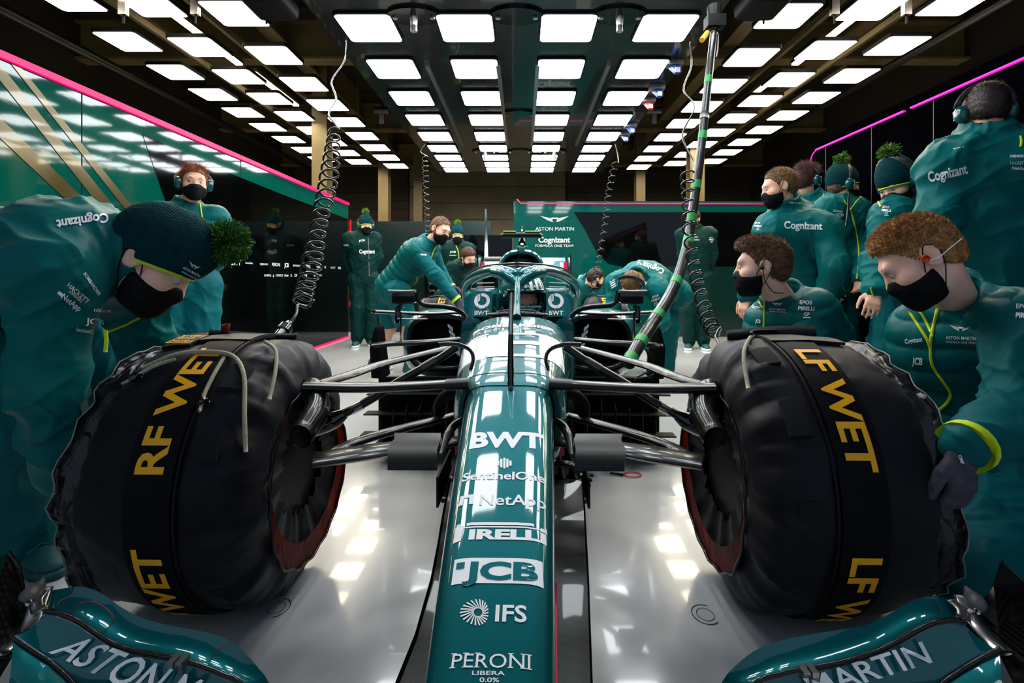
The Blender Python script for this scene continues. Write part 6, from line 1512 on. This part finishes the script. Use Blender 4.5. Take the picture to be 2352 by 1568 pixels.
# 13 bobble hat with headset, looking right
J = dict(pel=(2.34, 3.74, .93), nb=at(1938, 465, 3.66), fw=(.50, -.85, 0), head=at(1937, 426, 3.64), F=(.95, -.05, -.05), ell=at(1985, 560, 3.6), wrl=at(1975, 640, 3.45))
p = person('person in green bobble hat and headset looking right, open lime-zipped jacket', J, dict(h=.009, seed=17, jg=.04, ag=.03, jf=.010, collar=.085, beanie=dict(npom=800, h=.006, pomc=(0, -.02, .19)), headset=dict(over=-.1), hair=dict(kind='brown', thick=.003, n=200, length=.008)))
j = [p['jacket']]; decal(j, 'Cognizant', 1925, 484, 5, 5, .02, width=22); decal(j, 'JCB', 1929, 493, 7, 3, .03, width=19); decal(j, 'SentinelOne', 1931, 508, 4, 0, .0, width=18)
trace(j, [(1953, 480), (1958, 500), (1966, 530), (1972, 570), (1972, 610), (1968, 640)], .006); trace(j, [(1953, 482), (1965, 465), (1978, 452)], .005); trace(j, [(1944, 470), (1940, 462), (1937, 458)], .004)
v, f = tube(spline([A3(at(1949, 440, 3.48)) - A3(p['root'].location), A3(at(1948, 470, 3.43)) - A3(p['root'].location), A3(at(1944, 510, 3.4)) - A3(p['root'].location), A3(at(1936, 545, 3.4)) - A3(p['root'].location)], 8), .006, 8); add('headset_cable', v, f, M_COIL, p['root'])
# 14 second bobble hat, looking down to the left
J = dict(pel=(2.22, 2.94, .90), nb=at(2080, 470, 2.86), fw=(-.35, .2, 0), head=at(2062, 424, 2.80), F=(-.82, -.25, -.45), U=(-.3, 0, .9), shr=at(2150, 500, 3.0), shl=at(2048, 500, 2.74), ell=at(2020, 600, 2.70), wrl=at(2010, 665, 2.62))
p = person('person in bobble hat and headset looking down, between the tall back and the other hat', J, dict(h=.009, seed=18, jg=.045, ag=.036, jf=.012, collar=.10, beanie=dict(npom=700, h=.006, pomc=(0, -.05, .185)), headset=dict(over=-.1), hair=dict(kind='brown', thick=.003, n=200, length=.008), tg=.03))
j = [p['jacket']]; sleevelogos(j, 2035, 475, .55, 4); trace(j, [(2010, 445), (2016, 460), (2023, 474)], .005); trace(j, [(2000, 660), (2003, 672), (2008, 682)], .004)
# 15 tall back at far right
J = dict(pel=(2.17, 2.36, .99), nb=at(2262, 318, 2.32), fw=(.15, 1, 0), head=at(2262, 258, 2.30), F=(.35, .92, -.2), shl=at(2165, 385, 2.32), shr=at(2372, 385, 2.25), ell=at(2150, 500, 2.30), wrl=at(2145, 600, 2.36), elr=at(2400, 520, 2.2))
p = person('tall person seen from behind in wide green jacket, at the far right edge', J, dict(h=.008, hj=.008, seed=19, jg=.055, fat=1.15, ag=.042, jf=.014, jfs=9, collar=.10, hem=.10, hair=dict(kind='dark', n=1500, length=.016), headset=dict(over=.3), tg=.03))
j = [p['jacket']]; decal(j, 'Cognizant', 2176, 396, 24, -13, .03, width=92); decal(j, 'BOMBARDIER', 2336, 358, 6, 0, .02, width=32); decal(j, 'HACKETT', 2338, 374, 7, 0, .0, width=34); decal(j, 'NetApp', 2342, 386, 7, 2, .02, width=34); decal(j, 'BWT', 2203, 339, 3, -10, .01, width=26)
trace(j, [(2344, 312), (2346, 325), (2344, 338)], .005)
# 16 kneeling man in profile behind the right tyre
J = dict(pel=at(1862, 905, 2.16), nb=at(1806, 698, 2.10), fw=(-.80, -.60, 0), head=at(1752, 612, 2.05), F=(-.88, .44, -.06), U=(-.08, 0, 1),
         shl=at(1872, 716, 1.98), ell=at(1850, 852, 1.93), wrl=at(1760, 905, 1.96), shr=at(1775, 735, 2.26), elr=at(1740, 840, 2.3), wrr=at(1700, 900, 2.2), knl=(.88, 2.0, .38), anl=(1.25, 2.25, .09), knr=(.98, 2.42, .12), anr=(1.32, 2.5, .10), hil=(1.22, 2.1, .36), hir=(1.22, 2.28, .36))
p = person('person with short brown hair kneeling in profile behind the right tyre warmer', J, dict(h=.0055, hj=.006, seed=20, **VEST, hair=dict(kind='brown', n=9000, length=.013, comb=(0, .45, .3), thick=.005, top=((0, .035, .09), (.058, .070, .040))), hh=.004, mh=.004, gaze=(0, 1, .05), skin=M_SKINP, ag=.026))
j = [p['jacket']]; a = [p['sleeves']['l']]; both = j + a
sleevelogos(a + j, 1851, 694, 1.0, 2); teamlogo(j + a, 1785, 698, .55, 4); decal(j, 'Cognizant', 1737, 704, 6, 5, .02, width=20); decal(j, 'JCB', 1741, 737, 8, 8, .03, width=12)
trace(j, [(1756, 680), (1755, 705), (1755, 735), (1753, 760), (1751, 780)], .0045); trace(j, [(1729, 680), (1742, 692), (1752, 706)], .0045); trace(j, [(1808, 616), (1814, 622), (1817, 626)], .004)
T_, M_ = headfn(p['J'])
v, f = tube(spline([T_((-.09, .0, -.01)), T_((-.092, -.004, -.05)), T_((-.085, -.03, -.10)), T_((-.06, -.06, -.13))] if False else [T_((x_, y_, z_)) for x_, y_, z_ in ((-.088, .0, 0), (-.092, -.005, -.05), (-.08, -.03, -.10), (-.05, -.07, -.11))], 6), .002, 6); add('earphone_wire', [A3(q) - A3(p['root'].location) for q in v], f, M_BAND, p['root'])
v, f = tube([T_((-.084, .002, .004)), T_((-.094, .002, -.006))], .008, 8); add('earphone', [A3(q) - A3(p['root'].location) for q in v], f, M_BAND, p['root'])
# 17 kneeling man in the padded vest, right foreground
J = dict(pel=at(2312, 1090, 1.62), nb=at(2200, 698, 1.55), fw=(-.62, -.78, 0), head=at(2112, 594, 1.45), F=(-.70, .36, -.62), U=(-.52, .28, .80), hiprt=(-.7, .6, 0),
         shl=at(2335, 742, 1.37), ell=at(2362, 950, 1.24), wrl=at(2216, 1026, 1.12), hdl=(-.12, -.06, -.98), hnl=(.35, -.93, .0), shr=at(2118, 768, 1.70), elr=at(2100, 880, 1.9), wrr=at(2060, 960, 1.95),
         hil=at(2330, 1110, 1.54), knl=at(2250, 1325, 1.28), anl=(1.60, 1.50, .10), toel=(.6, .8, 0), hir=at(2290, 1090, 1.72), knr=(1.30, 1.95, .13), anr=(1.70, 2.1, .10), toer=(.6, .8, 0))
p = person('short-haired person in padded vest kneeling at the right tyre warmer, gloved hand on it', J, dict(h=.0055, hj=.006, seed=22, **{**VEST, 'quilt': (.010, .075), 'jg': .03}, hair=dict(kind='fair', n=12000, length=.012, comb=(0, .35, .35), thick=.004, top=((0, .02, .080), (.060, .064, .040))), hh=.004, mh=.0035, gaze=(0, 1, -.1), skin=M_SKINP, gloves='l', gh=.004, cuffs=True, curl=.30, ag=.034, tg=.04, hs=1.0, tf=.012, sf=.010))
j = [p['jacket']]; a = [p['sleeves']['l']]; both = j + a
teamlogo(both, 2207, 754, 1.0, 2); decal(j, 'Cognizant', 2098, 781, 11, -8, .02, width=40); decal(j, 'JCB', 2107, 829, 16, 5, .03, width=24)
decal(a + j, 'EPOS', 2352, 703, 11, 4, .01, width=36); decal(a + j, 'PIRELLI', 2356, 724, 12, 4, .04, width=46)
trace(j, [(2172, 662), (2162, 690), (2150, 725), (2140, 765), (2137, 800), (2142, 840), (2165, 875), (2182, 903), (2175, 925), (2155, 945), (2148, 975)], .004); trace(j, [(2158, 690), (2148, 730), (2140, 772)], .004); trace(j, [(2088, 715), (2108, 745), (2130, 780), (2137, 800)], .0045); trace(j, [(2100, 705), (2120, 725), (2138, 762)], .004)
T_, M_ = headfn(p['J'], 1.0); R0 = A3(p['root'].location)
v, f = tube([T_((-.082, .004, .002)), T_((-.094, .006, -.002))], .010, 10); add('ear_plug', [A3(q) - R0 for q in v], f, mat('orange_plug', lin(235, 60, 20), .4, noise=(60, .1)), p['root'])
v, f = tube(spline([T_(q) for q in ((-.094, .002, -.01), (-.094, -.02, -.015), (-.082, -.055, -.012), (-.06, -.095, -.01))], 6), .0016, 6); add('ear_wire', [A3(q) - R0 for q in v], f, M_WHITE, p['root'])
w = p['J']['wrl']; decal([o for o in p['root'].children if o.name.startswith('glove')], 'OMP', 2208, 1055, 8, 70, .02, width=22)

# 7 driver in the cockpit
hx = at(1200, 681, 2.97)
J = dict(pel=A3(hx) + A3((0, .28, -.50)), nb=A3(hx) + A3((0, .10, -.17)), fw=(0, -1, .3), head=hx, F=(.50, -.86, -.02), knr=A3(hx) + A3((-.08, -.25, -.42)), knl=A3(hx) + A3((.08, -.25, -.42)), anr=A3(hx) + A3((-.06, -.62, -.52)), anl=A3(hx) + A3((.06, -.62, -.52)),
         elr=A3(hx) + A3((-.14, -.06, -.34)), ell=A3(hx) + A3((.14, -.06, -.34)), wrr=A3(hx) + A3((-.09, -.28, -.22)), wrl=A3(hx) + A3((.09, -.28, -.22)), hdr=(0, -1, .2), hdl=(0, -1, .2), shr=A3(hx) + A3((-.13, .08, -.2)), shl=A3(hx) + A3((.13, .08, -.2)))
p = person('driver in striped green helmet seated in the cockpit, eyes through the open visor', J, dict(h=.008, seed=30, seat=1, noleg=True, jm=M_DGREEN, mask=False, jn='race_suit', collar=.05, gaze=(-.45, 1, 0), jg=.0, fat=.9, hair=dict(kind='dark', n=200, length=.01, thick=.004)))
T_, M_ = headfn(p['J']); c = p['J']['head']; R0 = A3(p['root'].location)
f = Field(c - .22, c + .22, .005); f.ell(T_((0, -.01, .016)), (.130, .155, .150), M_); f.ell(T_((0, .075, -.075)), (.085, .085, .065), M_, .05)
f.ell(T_((0, .0, -.005)), (.098, .118, .118), M_, .01, 'sub'); f.cap(T_((-.075, .16, -.012)), T_((.075, .16, -.012)), .036, .036, .008, None, 'sub'); f.cap(T_((-.10, .12, -.012)), T_((.10, .12, -.012)), .034, .034, .01, None, 'sub'); f.cut(T_((0, 0, -.115)), -p['J']['U'])
def hcol(C):
    l = (C - c) @ M_.T; a = np.arctan2(l[:, 0], l[:, 1]); st = (np.abs(((a * 3.4) % 1) - .5) < .24) & (l[:, 1] > .0) & (l[:, 0] < .05) & (l[:, 2] > .035) & (l[:, 2] < .115)
    r = np.zeros(len(C), int); r[st] = 1; r[(l[:, 2] < .035) & (l[:, 2] > .018) & (l[:, 1] > .02)] = 2; r[l[:, 2] < -.06] = 2; return r
hel = emit('helmet', f, None, p['root'], mats=[M_GREEN, M_WHITE, M_GLOSSBLACK], fmfn=hcol)
v, fc = loft([[T_((math.sin(a) * .128, math.cos(a) * .155 - .005, z)) for a in np.linspace(-1.35, 1.35, 24)] + [T_((math.sin(a) * .124, math.cos(a) * .151 - .005, z)) for a in np.linspace(1.35, -1.35, 24)] for z in (.022, .048)])
add('visor', [A3(q) - R0 for q in v], fc, M_GLOSSBLACK, hel)
for x in (-1, 1):
    v, fc = tube([T_((x * .118, .02, .02)), T_((x * .136, .02, .02))], .017, 14); add('visor_pivot', [A3(q) - R0 for q in v], fc, M_GREY, hel)
decal([hel], 'ASTON MARTIN', 1225, 657, 6, -3, .01, width=42)
v, fc = tube(spline([T_((-.10, .05, -.08)), T_((-.13, .06, -.05)), T_((-.132, .02, -.0))], 5), .012, 8); add('helmet_hose', [A3(q) - R0 for q in v], fc, M_GREY, hel)
